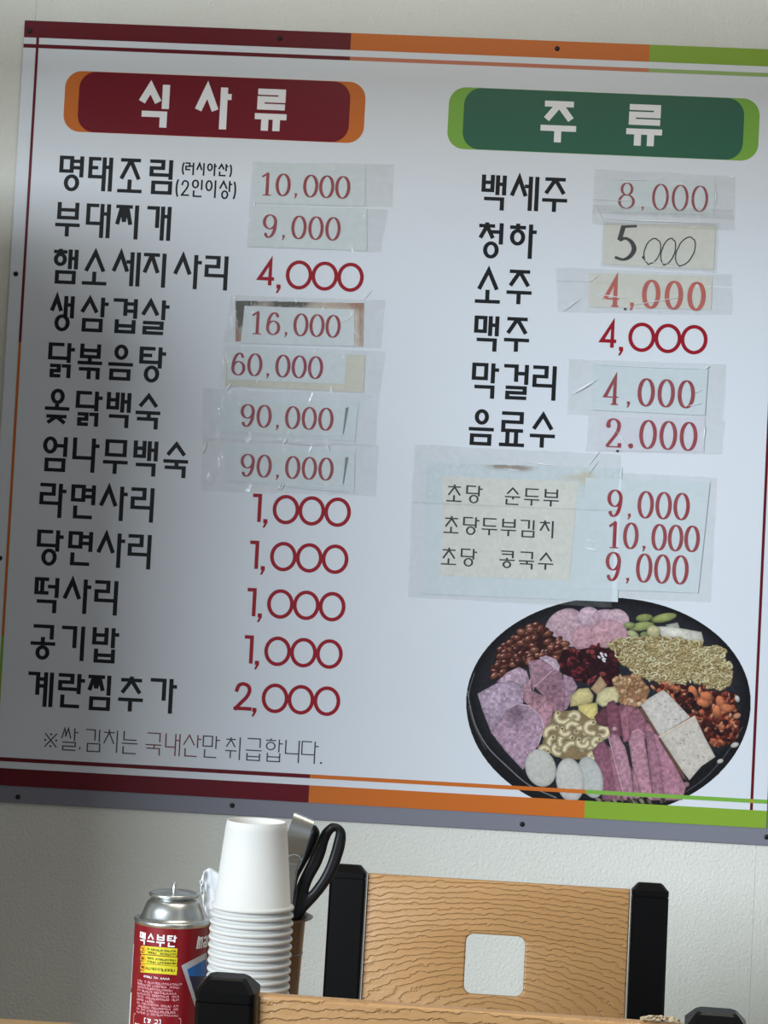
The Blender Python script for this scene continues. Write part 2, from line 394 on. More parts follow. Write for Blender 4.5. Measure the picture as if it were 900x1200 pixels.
def price(pen, text, x, y, w, h, pitch, serif=True, commaw=None):
    cw = commaw or pitch * .75
    for c in text:
        if c in ',.':
            s = pen.tv * (1.0 if serif else 1.15)
            if c == ',': comma(pen, x + cw * .3, y + h - s * 1.15, s * .85)
            else: ball(pen, x + cw * .45, y + h - s * .6, s * .7)
            x += cw
        else:
            digit(pen, c, x, y, w, h, serif); x += pitch
    return x
def emit(pen, fn, name, m, parent, **kw):      # fn maps local (u, v) to a point in space
    vs, fs = [], []
    rad = kw.pop('rad', False)
    for n_, p in enumerate(pen.polys):
        d = (n_ % 9) * 1.1e-5; b = len(vs)
        for q in p:
            v = fn(q[0], q[1])
            vs.append((v[0] * (1 + d / .0323), v[1] * (1 + d / .0323), v[2]) if rad else (v[0], v[1] - d, v[2]))
        fs.append(tuple(range(b, b + len(p))))
    return link(name, mesh(name, vs, fs), m, parent, **kw)

# ------------------------------------------------------------------ room
WB, FLOOR_Z, CEIL_Z = 0.0, 0.0, 3.0
def strip_edge(px, py):
    return at(px, py, 0).x
seam_a, seam_b = strip_edge(42, 12), strip_edge(884, 1050)
sw = seam_b - seam_a
bm = bmesh.new(); add_box(bm, (-2.55, 0.004, 0), (3.4, 0.14, CEIL_Z))
wall = link('wall_back', bm_mesh('wall_back', bm), mat('plaster', (170, 168, 160), .8), kind='structure')
x = seam_a - sw
k = 0
while x < 3.4:
    a, b = max(x, WALL_X), min(x + sw, 3.4)
    if b > a:
        bm = bmesh.new(); add_box(bm, (a + .0001, 0.0, 0), (b - .0001, 0.0045, CEIL_Z), .0003, 1)
        link('wallpaper_strip', bm_mesh('wallpaper_strip', bm), M_WALL, wall); k += 1
    x += sw
M_PLAIN = mat('painted_wall', (160, 158, 150), .8)
def struct(name, boxes, m, bevel=0, parent=None):
    bm = bmesh.new()
    for lo, hi in boxes: add_box(bm, lo, hi, bevel, 1)
    return link(name, bm_mesh(name, bm), m, parent, kind='structure' if parent is None else None)
struct('floor', [((-2.6, -7.5, -0.1), (3.4, 0.14, 0))], mat('floor_vinyl', (120, 104, 84), .5, mottle=(6, .15)))
struct('ceiling', [((-2.6, -7.5, CEIL_Z), (3.4, 0.14, CEIL_Z + .1))], mat('ceiling_white', (215, 213, 205), .8))
W0, W1 = WALL_X - .12, WALL_X
struct('wall_left', [((W0, -7.5, 0), (W1, WIN_Y0, CEIL_Z)), ((W0, WIN_Y1, 0), (W1, 0, CEIL_Z)),
                     ((W0, WIN_Y0, 0), (W1, WIN_Y1, WIN_Z0)), ((W0, WIN_Y0, WIN_Z1), (W1, WIN_Y1, CEIL_Z))], M_PLAIN)
fr = .05
win = struct('window_1', [((W0 + .02, WIN_Y0, WIN_Z0), (W0 + .08, WIN_Y0 + fr, WIN_Z1)), ((W0 + .02, WIN_Y1 - fr, WIN_Z0), (W0 + .08, WIN_Y1, WIN_Z1)),
    ((W0 + .02, WIN_Y0 + fr, WIN_Z0), (W0 + .08, WIN_Y1 - fr, WIN_Z0 + fr)), ((W0 + .02, WIN_Y0 + fr, WIN_Z1 - fr), (W0 + .08, WIN_Y1 - fr, WIN_Z1)),
    ], mat('window_frame', (225, 225, 222), .5))
struct('baseboard_back', [((WALL_X, -0.012, 0), (3.4, -0.0005, .09))], mat('baseboard_brown', (92, 66, 46), .5), .002)
# unseen block added left of the frame to shade the board's lower left
struct('side_light_block', [((WALL_X, -0.95, 0), (-0.87, -0.40, 1.73))], M_PLAIN, .004)
struct('overhead_light_block', [((WALL_X, -1.00, 1.87), (3.4, -0.76, 2.12))], mat('light_block_white', (205, 204, 198), .6), .01)  # unseen bar added overhead to dim the top of the board
struct('light_block_hanger', [((x_, -0.885, 2.12), (x_ + .012, -0.873, CEIL_Z)) for x_ in (-1.6, -.4, .8, 2.0)], mat('light_block_white', (205, 204, 198), .6))  # hangers for the added overhead bar

# ceiling lamp
lamp = empty('ceiling_lamp', (0.1, -1.5, 2.60), label='long white ceiling lamp above the table', cat='lamp')
bm = bmesh.new(); add_box(bm, (-.52, -.27, -.06), (.52, .27, -.001), .01); add_box(bm, (-.4, -.004, -.002), (-.392, .004, .3995)); add_box(bm, (.392, -.004, -.002), (.4, .004, .3995)); link('lamp_housing', bm_mesh('lamp_housing', bm), mat('lamp_white', (230, 230, 228), .5), lamp)

# ------------------------------------------------------------------ menu board
Y0 = -0.006
TL, TR_Z = at(28.3, 23.5, Y0), None
LX = sum(at(*p, Y0).x for p in ((28.3, 23.5), (12.8, 300), (6.8, 420))) / 3
TZ = sum(at(*p, Y0).z for p in ((28.3, 23.5), (780, 53.7), (898, 57.3))) / 3
BZ = sum(at(*p, Y0).z for p in ((0, 920.5), (780, 964), (897, 970.3))) / 3
GZ = sum(at(*p, Y0).z for p in ((0, 940.7), (780, 984), (898, 990.5))) / 3
RX = at(898, 968, Y0).x
K = (at(451, 600, Y0) - at(450, 600, Y0)).length
board = empty('menu_board', (0, 0, (TZ + GZ) / 2), label='large white wall menu board with red orange and green stripes and red prices', cat='menu board')
def bl(name, me, m, parent=None, **kw):       # board children carry world coordinates; shift into the board's frame
    o = link(name, me, m, parent or board, **kw)
    return o
OFFS = Matrix.Translation(-board.location)
def bmesh_board(name, vs, fs, m, parent=None, **kw):
    me = mesh(name, [(v[0], v[1], v[2] - board.location.z) for v in vs], fs)
    return link(name, me, m, parent or board, **kw)
def rect(name, x0, x1, z1, z0, layer, m, parent=None, **kw):
    y = Y0 - layer
    return bmesh_board(name, [(x0, y, z0), (x1, y, z0), (x1, y, z1), (x0, y, z1)], [(0, 1, 2, 3)], m, parent, **kw)
bm = bmesh.new(); add_box(bm, (LX + .004, Y0 + .0012, GZ), (RX + .03, -.0004, TZ - .004), .0006, 1, OFFS)
link('backing_panel', bm_mesh('backing_panel', bm), M_GREY, board, label='grey backing panel showing below the printed sheet')
bm = bmesh.new(); add_box(bm, (LX, Y0, BZ), (RX, Y0 + .0011, TZ), .0002, 1, OFFS)
link('printed_sheet', bm_mesh('printed_sheet', bm), M_BOARD, board)
L1, L2 = .00015, .0003
xs = lambda px, py: at(px, py, Y0).x
zs = lambda px, py: at(px, py, Y0).z
band_z = sum(zs(*p) for p in ((28, 43.2), (780, 74.3), (895, 77))) / 3
th0 = sum(zs(*p) for p in ((28, 51), (780, 82), (895, 84.5))) / 3; th1 = th0 - 4.6 * K
c1, c2 = xs(411, 50), xs(761, 65)
for a, b, m in ((LX, c1, M_CRIM), (c1, c2, M_ORNG), (c2, RX, M_LIME)): rect('border_stripe', a, b, TZ, band_z, L1, m)
for a, b, m in ((LX, c1, M_CRIM), (c1, c2, M_SALM), (c2, RX, M_PALE)): rect('border_line', a, b, th0, th1, L1, m)
bz0 = sum(zs(*p) for p in ((0, 900.5), (450, 923.5), (780, 944.5))) / 3
bt0 = sum(zs(*p) for p in ((0, 887.5), (450, 911), (780, 931.5))) / 3; bt1 = bt0 - 4.6 * K
d1, d2 = xs(362, 930), xs(685, 950)
for a, b, m in ((LX, d1, M_CRIM), (d1, d2, M_ORNG), (d2, RX, M_LIME)): rect('border_stripe', a, b, bz0, BZ, L2, m)
for a, b, m in ((LX, d1, M_CRIM), (d1, d2, M_ORNG), (d2, RX, M_LIME2)): rect('border_line', a, b, bt0, bt1, L2, m)
ix = sum(xs(*p) for p in ((43.7, 44), (30, 300), (9.5, 640))) / 3; iw = 1.6 * K
for z1, z0, m in ((band_z, zs(24, 401), M_CRIM), (zs(24, 401), zs(3, 745), M_ORNG), (zs(3, 745), bz0, M_LIME)): rect('border_line', ix - iw, ix + iw, z1, z0, L2 + .00005, m)
jx = sum(xs(*p) for p in ((898, 540), (889.5, 740), (881.3, 948))) / 3
rect('border_line', jx - iw, jx + iw, band_z, bz0, L2 + .00005, M_CRIM)
rect('border_line', jx - iw, jx + iw, bt0, bt1, L2 + .0001, mat('ink_knot', (176, 150, 40), .4))
for px, py in ((35, 36), (328, 45), (653, 57), (18.5, 321), (0, 654), (21, 934), (272, 944), (612, 966), (898.5, 981)):
    p = at(px, py, Y0)
    vs, fs = lathe([(.0001, -.0022), (.0018, -.0020), (.0034, -.0010), (.0037, 0)], 14)
    low = py > 930
    bmesh_board('screw', [(p.x + v[0], Y0 - (-.0012 if low else 0) + v[2] * .9, p.z + v[1]) for v in vs], fs, M_SCREW)

def board_fn(px, py, layer):     # local frame hung at a photo point on the board
    p = at(px, py, Y0); z0 = board.location.z
    return lambda u, v: (p.x + u * K, Y0 - layer, p.z - v * K - z0)
def rrect(u0, v0, u1, v1, r, n=8, e=2.0):
    out = []
    for cx, cy, a in ((u1 - r, v0 + r, -90), (u1 - r, v1 - r, 0), (u0 + r, v1 - r, 90), (u0 + r, v0 + r, 180)):
        out += [(cx + r * math.cos(R(a + 90 * i / n)), cy + r * math.sin(R(a + 90 * i / n))) for i in range(n + 1)]
    return out
def banner(px, py, w, h, in0, in1, mo, mi, chars, cw, chh, t, lab):
    fo = board_fn(px, py, L1)
    q = Pen(1, 1); q.fill(rrect(0, 0, w, h, 20)); b = emit(q, fo, 'banner', mo, board, label=lab)
    q = Pen(1, 1); q.fill(rrect(in0, .4, in1, h - .4, 20)); emit(q, board_fn(px, py, L2), 'banner_centre', mi, b)
    for ch, u, v in chars:
        q = Pen(*t); syllable(q, ch, u, v, cw, chh); emit(q, board_fn(px, py, L2 + .00012), 'letter', M_WHITE, b)
banner(77.5, 82.5, 358, 73, 17, 340, M_ORNG, M_CRIM2, (('식', 88.5, 12.5), ('사', 156, 13), ('류', 228, 12.5)), 37, 50, (8.6, 7.2), 'crimson rounded banner with orange ends lettered 식사류')
banner(527, 101.5, 364, 73.5, 18, 346, M_LIME2, M_GRN, (('주', 109, 12), ('류', 209.5, 12)), 41, 49, (8.2, 7.0), 'dark green rounded banner with lime ends lettered 주류')

def menu_line(text, xl, top, cw=28.8, chh=40.6, t=(4.9, 4.2), m=M_BLACK, label=None, parent=None, layer=L1):
    q = Pen(*t); fn = board_fn(xl[0], top, layer); x0 = xs(xl[0], top)
    for ch, px in zip(text, xl):
        u = (at(px, top + .045 * (px - xl[0]), Y0).x - x0) / K
        syllable(q, ch, u, 0, cw, chh)
    emit(q, fn, 'lettering', m, board, label=label or 'black lettering reading ' + text)
for text, xl, top in (
    ('명태조림', (70.4, 104.4, 139.3, 176), 182.2), ('부대찌개', (66.2, 101.8, 136, 172.7), 236.7),
    ('햄소세지사리', (63.3, 98, 131.9, 168.1, 203.9, 240.7), 291.5), ('생삼겹살', (59.3, 94.8, 133.2, 166), 346),
    ('닭볶음탕', (57.3, 92.2, 128.2, 164), 401), ('옻닭백숙', (53.8, 89.6, 125.6, 160.2), 456),
    ('엄나무백숙', (51.1, 86, 122.2, 157.1, 192.7), 511), ('라면사리', (47.3, 84, 117.1, 154), 565.6),
    ('당면사리', (44, 80.7, 114, 150.7), 620.3), ('떡사리', (41.1, 74.4, 111.6), 676), ('공기밥', (37.1, 72.7, 108.9), 731.1),
    ('계란찜추가', (33.3, 68.9, 103.3, 140, 176.7), 786.7),
    ('백세주', (565, 598.3, 636.5), 204.6), ('청하', (561.3, 597.8), 260.5), ('소주', (558.3, 594.8), 314), ('맥주', (556.3, 591.9), 369.6),
    ('막걸리', (553.6, 590.8, 624.8), 424.7), ('음료수', (550.4, 586.5, 622.1), 480)):
    menu_line(text, xl, top)
# small notes beside the first dish
q = Pen(2.0, 1.8); fn = board_fn(212, 189, L1)
q.line(ell(7, 8.5, 4.5, 9.5, 10, 130, 230), cap=False)
for i, ch in enumerate('러시아산'): syllable(q, ch, 5.5 + i * 13, 1, 10.5, 15)
q.line(ell(56, 9, 4.5, 9.5, 10, -50, 50), cap=False)
emit(q, fn, 'lettering', M_BLACK, board, label='small black note reading (러시아산)')
q = Pen(2.1, 1.9); fn = board_fn(206.5, 208.5, L1)
q.line(ell(6, 12, 5, 13.5, 10, 130, 230), cap=False); digit(q, '2', 6, 2, 10.5, 19, False)
for i, ch in enumerate('인이상'): syllable(q, ch, 19 + i * 16.2, 1, 13.5, 21)
q.line(ell(66, 12, 5, 13.5, 10, -50, 50), cap=False)
emit(q, fn, 'lettering', M_BLACK, board, label='small black note reading (2인이상)')
# footnote
fx, fy = 52.5, 851
def foot(chars, m, lab=None):
    q = Pen(1.55, 1.35); fn = board_fn(fx, fy, L1)
    for ch, u in chars:
        if ch == '※':
            q.line([(1, 8), (15, 24)], cap=False); q.line([(15, 8), (1, 24)], cap=False)
            for a, b in ((8, 9), (8, 23), (1.5, 16), (14.5, 16)): ball(q, a, b, 1.3)
        elif ch == ',': comma(q, u, 22, 1.8)
        elif ch == '.': ball(q, u, 25, 1.3)
        else: syllable(q, ch, u, .5, 18.5, 26)
    emit(q, fn, 'lettering', m, board, label=lab)
foot((('※', 0), ('쌀', 20), (',', 42), ('김', 49), ('치', 70), ('는', 92)), M_NOTE, 'thin grey footnote reading ※쌀,김치는 국내산만 취급합니다.')
foot((('국', 120), ('내', 143), ('산', 164)), M_NOTER, 'thin maroon word 국내산 in the footnote')
foot((('만', 187), ('취', 214), ('급', 238), ('합', 261), ('니', 284), ('다', 303), ('.', 327)), M_NOTE)

def mono_price(first, cx, cy, fx_, fy_, fw, lab):
    q = Pen(4.4, 4.2); fn = board_fn(cx, cy, L1)
    u = (at(fx_, fy_, Y0).x - at(cx, cy, Y0).x) / K
    digit(q, first, u, .2, fw, 33, False); comma(q, -6.5 - 4, 29.5, 5.4)
    for i in range(3): q.line(ell(15.5 + 30.4 * i, 17.2, 13.5, 15.2, 40), True)
    emit(q, fn, 'price_lettering', M_RED, board, label=lab)
mono_price('4', 336, 304.6, 302.8, 304, 22, 'red printed price 4,000 beside 햄소세지사리')
for (a, b, c, d, r) in ((320.6, 579.3, 296.6, 578.6, '라면사리'), (317.6, 634.3, 293.3, 633.4, '당면사리'), (314.1, 689.8, 290.3, 688.9, '떡사리'), (310.8, 745.2, 287, 744.2, '공기밥')):
    mono_price('1', a, b, c, d, 11.5, 'red printed price 1,000 beside ' + r)
mono_price('2', 307.8, 800.3, 274.5, 799, 22.5, 'red printed price 2,000 beside 계란찜추가')
mono_price('4', 737.3, 377.4, 703.8, 376.6, 21.5, 'red printed price 4,000 beside 맥주')

# ------------------------------------------------------------------ raster printing (flat print carried by a fine mesh)
rng = np.random.default_rng(7)
class Canvas:
    def __init__(s, x0, y0, x1, y1, sc, base):
        s.x0, s.y0, s.sc = x0, y0, sc; s.w, s.h = int((x1 - x0) * sc) + 1, int((y1 - y0) * sc) + 1
        s.im = np.tile(np.array(base, float), (s.h, s.w, 1)); s.a = np.zeros((s.h, s.w))
        gx, gy = np.meshgrid(np.arange(s.w), np.arange(s.h)); s.gx = x0 + gx / sc; s.gy = y0 + gy / sc
        s.n1 = s.noise(3); s.n2 = s.noise(9); s.n3 = s.noise(1.2)
    def noise(s, cell):
        c = max(1, cell * s.sc); h, w = int(s.h / c) + 3, int(s.w / c) + 3
        g = rng.random((h, w)); y = np.arange(s.h) / c; x = np.arange(s.w) / c
        yi, xi = y.astype(int), x.astype(int); fy, fx_ = (y - yi)[:, None], (x - xi)[None, :]
        fy, fx_ = fy * fy * (3 - 2 * fy), fx_ * fx_ * (3 - 2 * fx_)
        return (g[yi][:, xi] * (1 - fy) * (1 - fx_) + g[yi][:, xi + 1] * (1 - fy) * fx_ + g[yi + 1][:, xi] * fy * (1 - fx_) + g[yi + 1][:, xi + 1] * fy * fx_)
    def win(s, xa, ya, xb, yb):
        i0, i1 = max(0, int((xa - s.x0) * s.sc) - 2), min(s.w, int((xb - s.x0) * s.sc) + 3)
        j0, j1 = max(0, int((ya - s.y0) * s.sc) - 2), min(s.h, int((yb - s.y0) * s.sc) + 3)
        return slice(j0, j1), slice(i0, i1)
    def put(s, sl, sd, col, edge=.25, ew=1.6, tex=.10, lit=None, opaque=True):
        m = np.clip(sd * s.sc + .5, 0, 1)[..., None]
        sh = 1 - edge * np.exp(-np.clip(sd, 0, None) / ew)
        sh = sh * (1 + tex * (s.n1[sl] - .5) * 1.4 + tex * (s.n3[sl] - .5))
        c = np.array(col, float) * sh[..., None]
        if lit is not None: c = c * (1 + lit[..., None])
        s.im[sl] = s.im[sl] * (1 - m) + np.clip(c, 0, 255) * m
        s.a[sl] = np.maximum(s.a[sl], m[..., 0])
    def ellipse(s, cx, cy, rx, ry, rot, col, light=0.0, **kw):
        r = max(rx, ry) + 2; sl = s.win(cx - r, cy - r, cx + r, cy + r)
        X, Y = s.gx[sl] - cx, s.gy[sl] - cy; c, n = math.cos(R(rot)), math.sin(R(rot))
        u, v = (X * c + Y * n) / rx, (-X * n + Y * c) / ry
        sd = (1 - np.sqrt(u * u + v * v)) * min(rx, ry)
        s.put(sl, sd, col, lit=light * (-(Y / ry)) * .5 - light * .3 * X / rx if light else None, **kw)
    def poly(s, pts, col, grad=None, **kw):
        P = [Vector(p) for p in pts]; xa, xb = min(p.x for p in P), max(p.x for p in P); ya, yb = min(p.y for p in P), max(p.y for p in P)
        sl = s.win(xa - 1, ya - 1, xb + 1, yb + 1); X, Y = s.gx[sl], s.gy[sl]
        ins = np.zeros(X.shape, bool); dm = np.full(X.shape, 1e9)
        for i in range(len(P)):
            a, b = P[i - 1], P[i]
            cond = (a.y > Y) != (b.y > Y)
            ins ^= cond & (X < (b.x - a.x) * (Y - a.y) / ((b.y - a.y) or 1e-9) + a.x)
            L2_ = (b - a).length_squared or 1e-9
            t = np.clip(((X - a.x) * (b.x - a.x) + (Y - a.y) * (b.y - a.y)) / L2_, 0, 1)
            dm = np.minimum(dm, np.hypot(X - a.x - t * (b.x - a.x), Y - a.y - t * (b.y - a.y)))
        lit = None
        if grad is not None:
            gx_, gy_, gr, amt = grad; lit = amt * np.exp(-((X - gx_) ** 2 + (Y - gy_) ** 2) / gr ** 2)
        s.put(sl, np.where(ins, dm, -dm), col, lit=lit, **kw)
    def stroke(s, pts, r, col, **kw):
        P = [Vector(p) for p in pts]; xa, xb = min(p.x for p in P), max(p.x for p in P); ya, yb = min(p.y for p in P), max(p.y for p in P)
        sl = s.win(xa - r - 1, ya - r - 1, xb + r + 1, yb + r + 1); X, Y = s.gx[sl], s.gy[sl]; dm = np.full(X.shape, 1e9)
        for a, b in zip(P, P[1:]):
            L2_ = (b - a).length_squared or 1e-9
            t = np.clip(((X - a.x) * (b.x - a.x) + (Y - a.y) * (b.y - a.y)) / L2_, 0, 1)
            dm = np.minimum(dm, np.hypot(X - a.x - t * (b.x - a.x), Y - a.y - t * (b.y - a.y)))
        s.put(sl, r - dm, col, **kw)
    def build(s, name, layer, m, parent, zoff=0.0, **kw):
        keep = s.a > .5
        cx_, cz_ = np.zeros((s.h, s.w)), np.zeros((s.h, s.w))
        pm = np.array(PM); d = np.stack([(s.gx - 450) / F, np.ones_like(s.gx), -(s.gy - 600) / F], -1) @ pm.T
        y = Y0 - layer; t = (y - CAM.y) / d[..., 1]
        co = np.stack([d[..., 0] * t + CAM.x, np.full_like(t, y), d[..., 2] * t + CAM.z - zoff], -1)
        q = keep[:-1, :-1] & keep[1:, :-1] & keep[:-1, 1:] & keep[1:, 1:]
        jj, ii = np.nonzero(q); idx = np.arange(s.w * s.h).reshape(s.h, s.w)
        fc = np.stack([idx[jj + 1, ii], idx[jj + 1, ii + 1], idx[jj, ii + 1], idx[jj, ii]], -1)
        used = np.unique(fc); remap = np.full(s.w * s.h, -1); remap[used] = np.arange(len(used)); fc = remap[fc]
        me = bpy.data.meshes.new(name); me.vertices.add(len(used)); me.vertices.foreach_set('co', co.reshape(-1, 3)[used].ravel())
        me.loops.add(fc.size); me.loops.foreach_set('vertex_index', fc.ravel().astype(np.int32))
        me.polygons.add(len(fc)); me.polygons.foreach_set('loop_start', np.arange(0, fc.size, 4, dtype=np.int32))
        c = s.im.reshape(-1, 3)[used] / 255; c = np.where(c <= .04045, c / 12.92, ((c + .055) / 1.055) ** 2.4)
        at_ = me.attributes.new('ink', 'FLOAT_COLOR', 'POINT'); at_.data.foreach_set('color', np.concatenate([c, np.ones((len(c), 1))], 1).ravel().astype(np.float32))
        me.update(calc_edges=True)
        return link(name, me, m, parent, **kw)
M_PHOTO = print_mat('ink_photograph', .36)

def dish():
    C = Canvas(540, 693, 886, 962, 2.2, (22, 22, 26))
    A = lambda x, y: (540 + x / 5, 695 + y / 5)
    B = lambda x, y: (700 + x / 5, 695 + y / 5)
    D3 = lambda x, y: (540 + x / 5, 810 + y / 5)
    D4 = lambda x, y: (700 + x / 5, 810 + y / 5)
    rnd = random.Random(3)
    pan = [(713 + 167 * math.cos(R(a)), 823 + (133 if math.sin(R(a)) > 0 else 123) * math.sin(R(a))) for a in range(0, 360, 4)]
    C.poly(pan, (24, 23, 27), edge=0, tex=.25)
    inner = [(714 + 161 * math.cos(R(a)), 816 + (124 if math.sin(R(a)) > 0 else 113) * math.sin(R(a))) for a in range(0, 360, 4)]
    C.poly(inner, (37, 37, 45), edge=.5, ew=7, tex=.2)
    arc = crom([D3(40, 0), D3(55, 90), D3(90, 210), D3(160, 330), D3(270, 440), D3(400, 550), D3(560, 625)])
    C.stroke(arc, .7, (120, 118, 122), edge=0)
    C.stroke(crom([A(45, 640), A(52, 560), A(80, 470)]), .5, (100, 100, 104), edge=0)
    C.stroke(crom([D4(520, 590), D4(640, 500), D4(760, 360), D4(850, 210)]), .5, (78, 78, 86), edge=0)
    for i in range(30):
        t = i / 29; p = (549 + 12 * t + 8 * t * t, 828 + 50 * t); C.ellipse(p[0], p[1], .9, .5, 30, (84, 84, 88), edge=0)
    # ham, top
    for (x, y, rx, ry, ro, c) in ((661, 733, 24, 18, -35, (188, 152, 166)), (690, 723, 13, 12, 0, (196, 164, 178)), (712, 724, 18, 10, 5, (186, 150, 166)), (724, 726, 14, 12, 30, (196, 160, 174)),
                                  (670, 742, 18, 16, 10, (184, 148, 160)), (685, 748, 15, 16, 20, (186, 138, 150)), (714, 742, 22, 16, 6, (190, 142, 154)), (706, 750, 14, 10, 0, (186, 138, 148))):
        C.ellipse(x, y, rx, ry, ro, c, light=.1, edge=.16, tex=.16)
    # beans
    region = [A(440, 175), A(520, 240), A(630, 300), A(600, 410), A(480, 370), A(400, 430), A(300, 450), A(190, 500), A(205, 350), A(290, 270), A(390, 200)]
    C.poly(region, (48, 22, 20), edge=.3)
    def inside(p, poly):
        r = False
        for i in range(len(poly)):
            a, b = poly[i - 1], poly[i]
            if (a[1] > p[1]) != (b[1] > p[1]) and p[0] < (b[0] - a[0]) * (p[1] - a[1]) / (b[1] - a[1]) + a[0]: r = not r
        return r
    def scatter(poly, n, fn):
        xa, xb = min(p[0] for p in poly), max(p[0] for p in poly); ya, yb = min(p[1] for p in poly), max(p[1] for p in poly); k = 0
        while k < n:
            p = (rnd.uniform(xa, xb), rnd.uniform(ya, yb))
            if inside(p, poly): fn(p); k += 1
    def bean(p):
        c = rnd.choice(((124, 62, 48), (104, 46, 38), (140, 78, 60), (92, 40, 36))); ro = rnd.uniform(-50, 10)
        C.ellipse(p[0], p[1], rnd.uniform(4.8, 6.6), rnd.uniform(3.2, 4.2), ro, c, light=.5, edge=.6, ew=1.0)
        C.ellipse(p[0] - 1, p[1] - 1.4, 1.9, .7, ro, (196, 152, 138), edge=0)
    scatter(region, 120, bean); bean(A(195, 485)); bean(A(440, 185)); bean(A(405, 215))
    red = [A(600, 330), A(700, 330), A(800, 310), (725, 765), (727, 800), (712, 812), (694, 803), A(600, 480), A(570, 400)]
    C.poly(red, (44, 16, 22), edge=.2)
    def chilli(p): C.ellipse(p[0], p[1], rnd.uniform(2, 5.5), rnd.uniform(1.5, 3), rnd.uniform(0, 180), rnd.choice(((92, 26, 36), (118, 34, 44), (64, 18, 28), (140, 54, 60), (48, 14, 24))), light=.4, edge=.4, ew=.8)
    scatter(red, 90, chilli)
    for i in range(8): C.ellipse(706 + rnd.uniform(-4, 4), 771 + rnd.uniform(-5, 4), 2.2, 1.2, rnd.uniform(0, 90), (206, 204, 214), edge=0)
    # spring onion
    for (x, y, rx, ry, ro, c) in ((755, 724, 10, 4.5, -5, (142, 152, 84)), (778, 724, 15, 5, -12, (152, 162, 88)), (752, 734, 15, 5, -8, (158, 168, 96)), (738, 733, 7, 4, 0, (150, 158, 98)), (742, 744, 8, 4.5, 30, (176, 178, 122)), (756, 744, 6, 4, 0, (128, 140, 78))):
        C.ellipse(x, y, rx, ry, ro, c, light=.3, edge=.3)
    C.poly([B(400, 185), B(470, 172), B(482, 200), B(430, 215)], (168, 170, 160))
    C.poly([B(355, 195), B(430, 195), B(610, 228), B(625, 285), B(520, 275), B(370, 250)], (196, 192, 178), grad=(*B(450, 210), 12, .12))
    C.ellipse(*B(330, 225), 8, 7, 20, (192, 182, 132), light=.2)
    # noodles
    def curl(p):
        a = rnd.uniform(0, 360); r1, r2 = rnd.uniform(1.8, 4), rnd.uniform(1.6, 3)
        pts = [(p[0] + r1 * math.cos(R(a + t * 27)), p[1] + r2 * math.sin(R(a + t * 27))) for t in range(rnd.choice((5, 7, 9)))]
        C.stroke([(u + .3, v + .9) for u, v in pts], 1.1, (128, 104, 62), edge=0); C.stroke(pts, .95, rnd.choice(((216, 202, 150), (204, 186, 130), (226, 214, 168), (188, 166, 108))), edge=.3, ew=.5)
    for reg, n in (([B(70, 285), B(160, 268), B(260, 262), B(400, 258), B(600, 285), B(655, 350), B(600, 450), B(520, 525), B(380, 535), B(270, 490), B(150, 410)], 620),
                   ([B(560, 510), B(640, 400), B(650, 330), B(700, 305), B(745, 345), B(740, 390), B(780, 410), B(782, 480), B(745, 560), B(640, 545)], 210)):
        C.poly(reg, (122, 98, 58), edge=.1); scatter(reg, n, curl)
    # minced tuna
    tuna = [B(100, 490), B(200, 480), B(260, 500), B(310, 570), B(280, 640), B(220, 680), B(140, 650), B(90, 560)]
    C.poly(tuna, (150, 104, 70)); scatter(tuna, 60, lambda p: C.ellipse(p[0], p[1], rnd.uniform(2, 4.5), rnd.uniform(1.8, 3.4), rnd.uniform(0, 180), rnd.choice(((204, 158, 114), (188, 138, 94), (216, 174, 132), (166, 116, 76))), light=.4, edge=.35, ew=1))
    # kimchi, right
    kim = [B(290, 540), B(430, 530), B(600, 560), B(760, 590), D4(815, 20), D4(825, 180), D4(810, 300), D4(690, 330), D4(600, 230), D4(560, 150), B(420, 600)]
    C.poly(kim, (66, 26, 22), edge=.1)
    def kb(p):
        a = rnd.uniform(0, 180); c = rnd.choice(((168, 76, 50), (196, 104, 66), (140, 52, 38), (110, 38, 32), (182, 88, 58), (58, 24, 26), (202, 134, 100)))
        C.ellipse(p[0], p[1], rnd.uniform(2, 6), rnd.uniform(1.3, 3.4), a, c, light=.4, edge=.4, ew=.9)
    scatter(kim, 250, kb)
    for p in (B(560, 580), B(640, 625), B(720, 640), D4(640, 30), D4(700, 120), D4(760, 100), D4(620, 70)): C.ellipse(p[0], p[1], 8, 5, rnd.uniform(0, 90), (204, 112, 68), light=.4, edge=.3)
    scatter([D4(420, 10), D4(560, 20), D4(600, 100), D4(540, 120), D4(480, 70)], 22, lambda p: C.ellipse(p[0], p[1], 4, 2.4, rnd.uniform(0, 180), rnd.choice(((40, 20, 22), (80, 30, 28), (54, 26, 28))), light=.3))
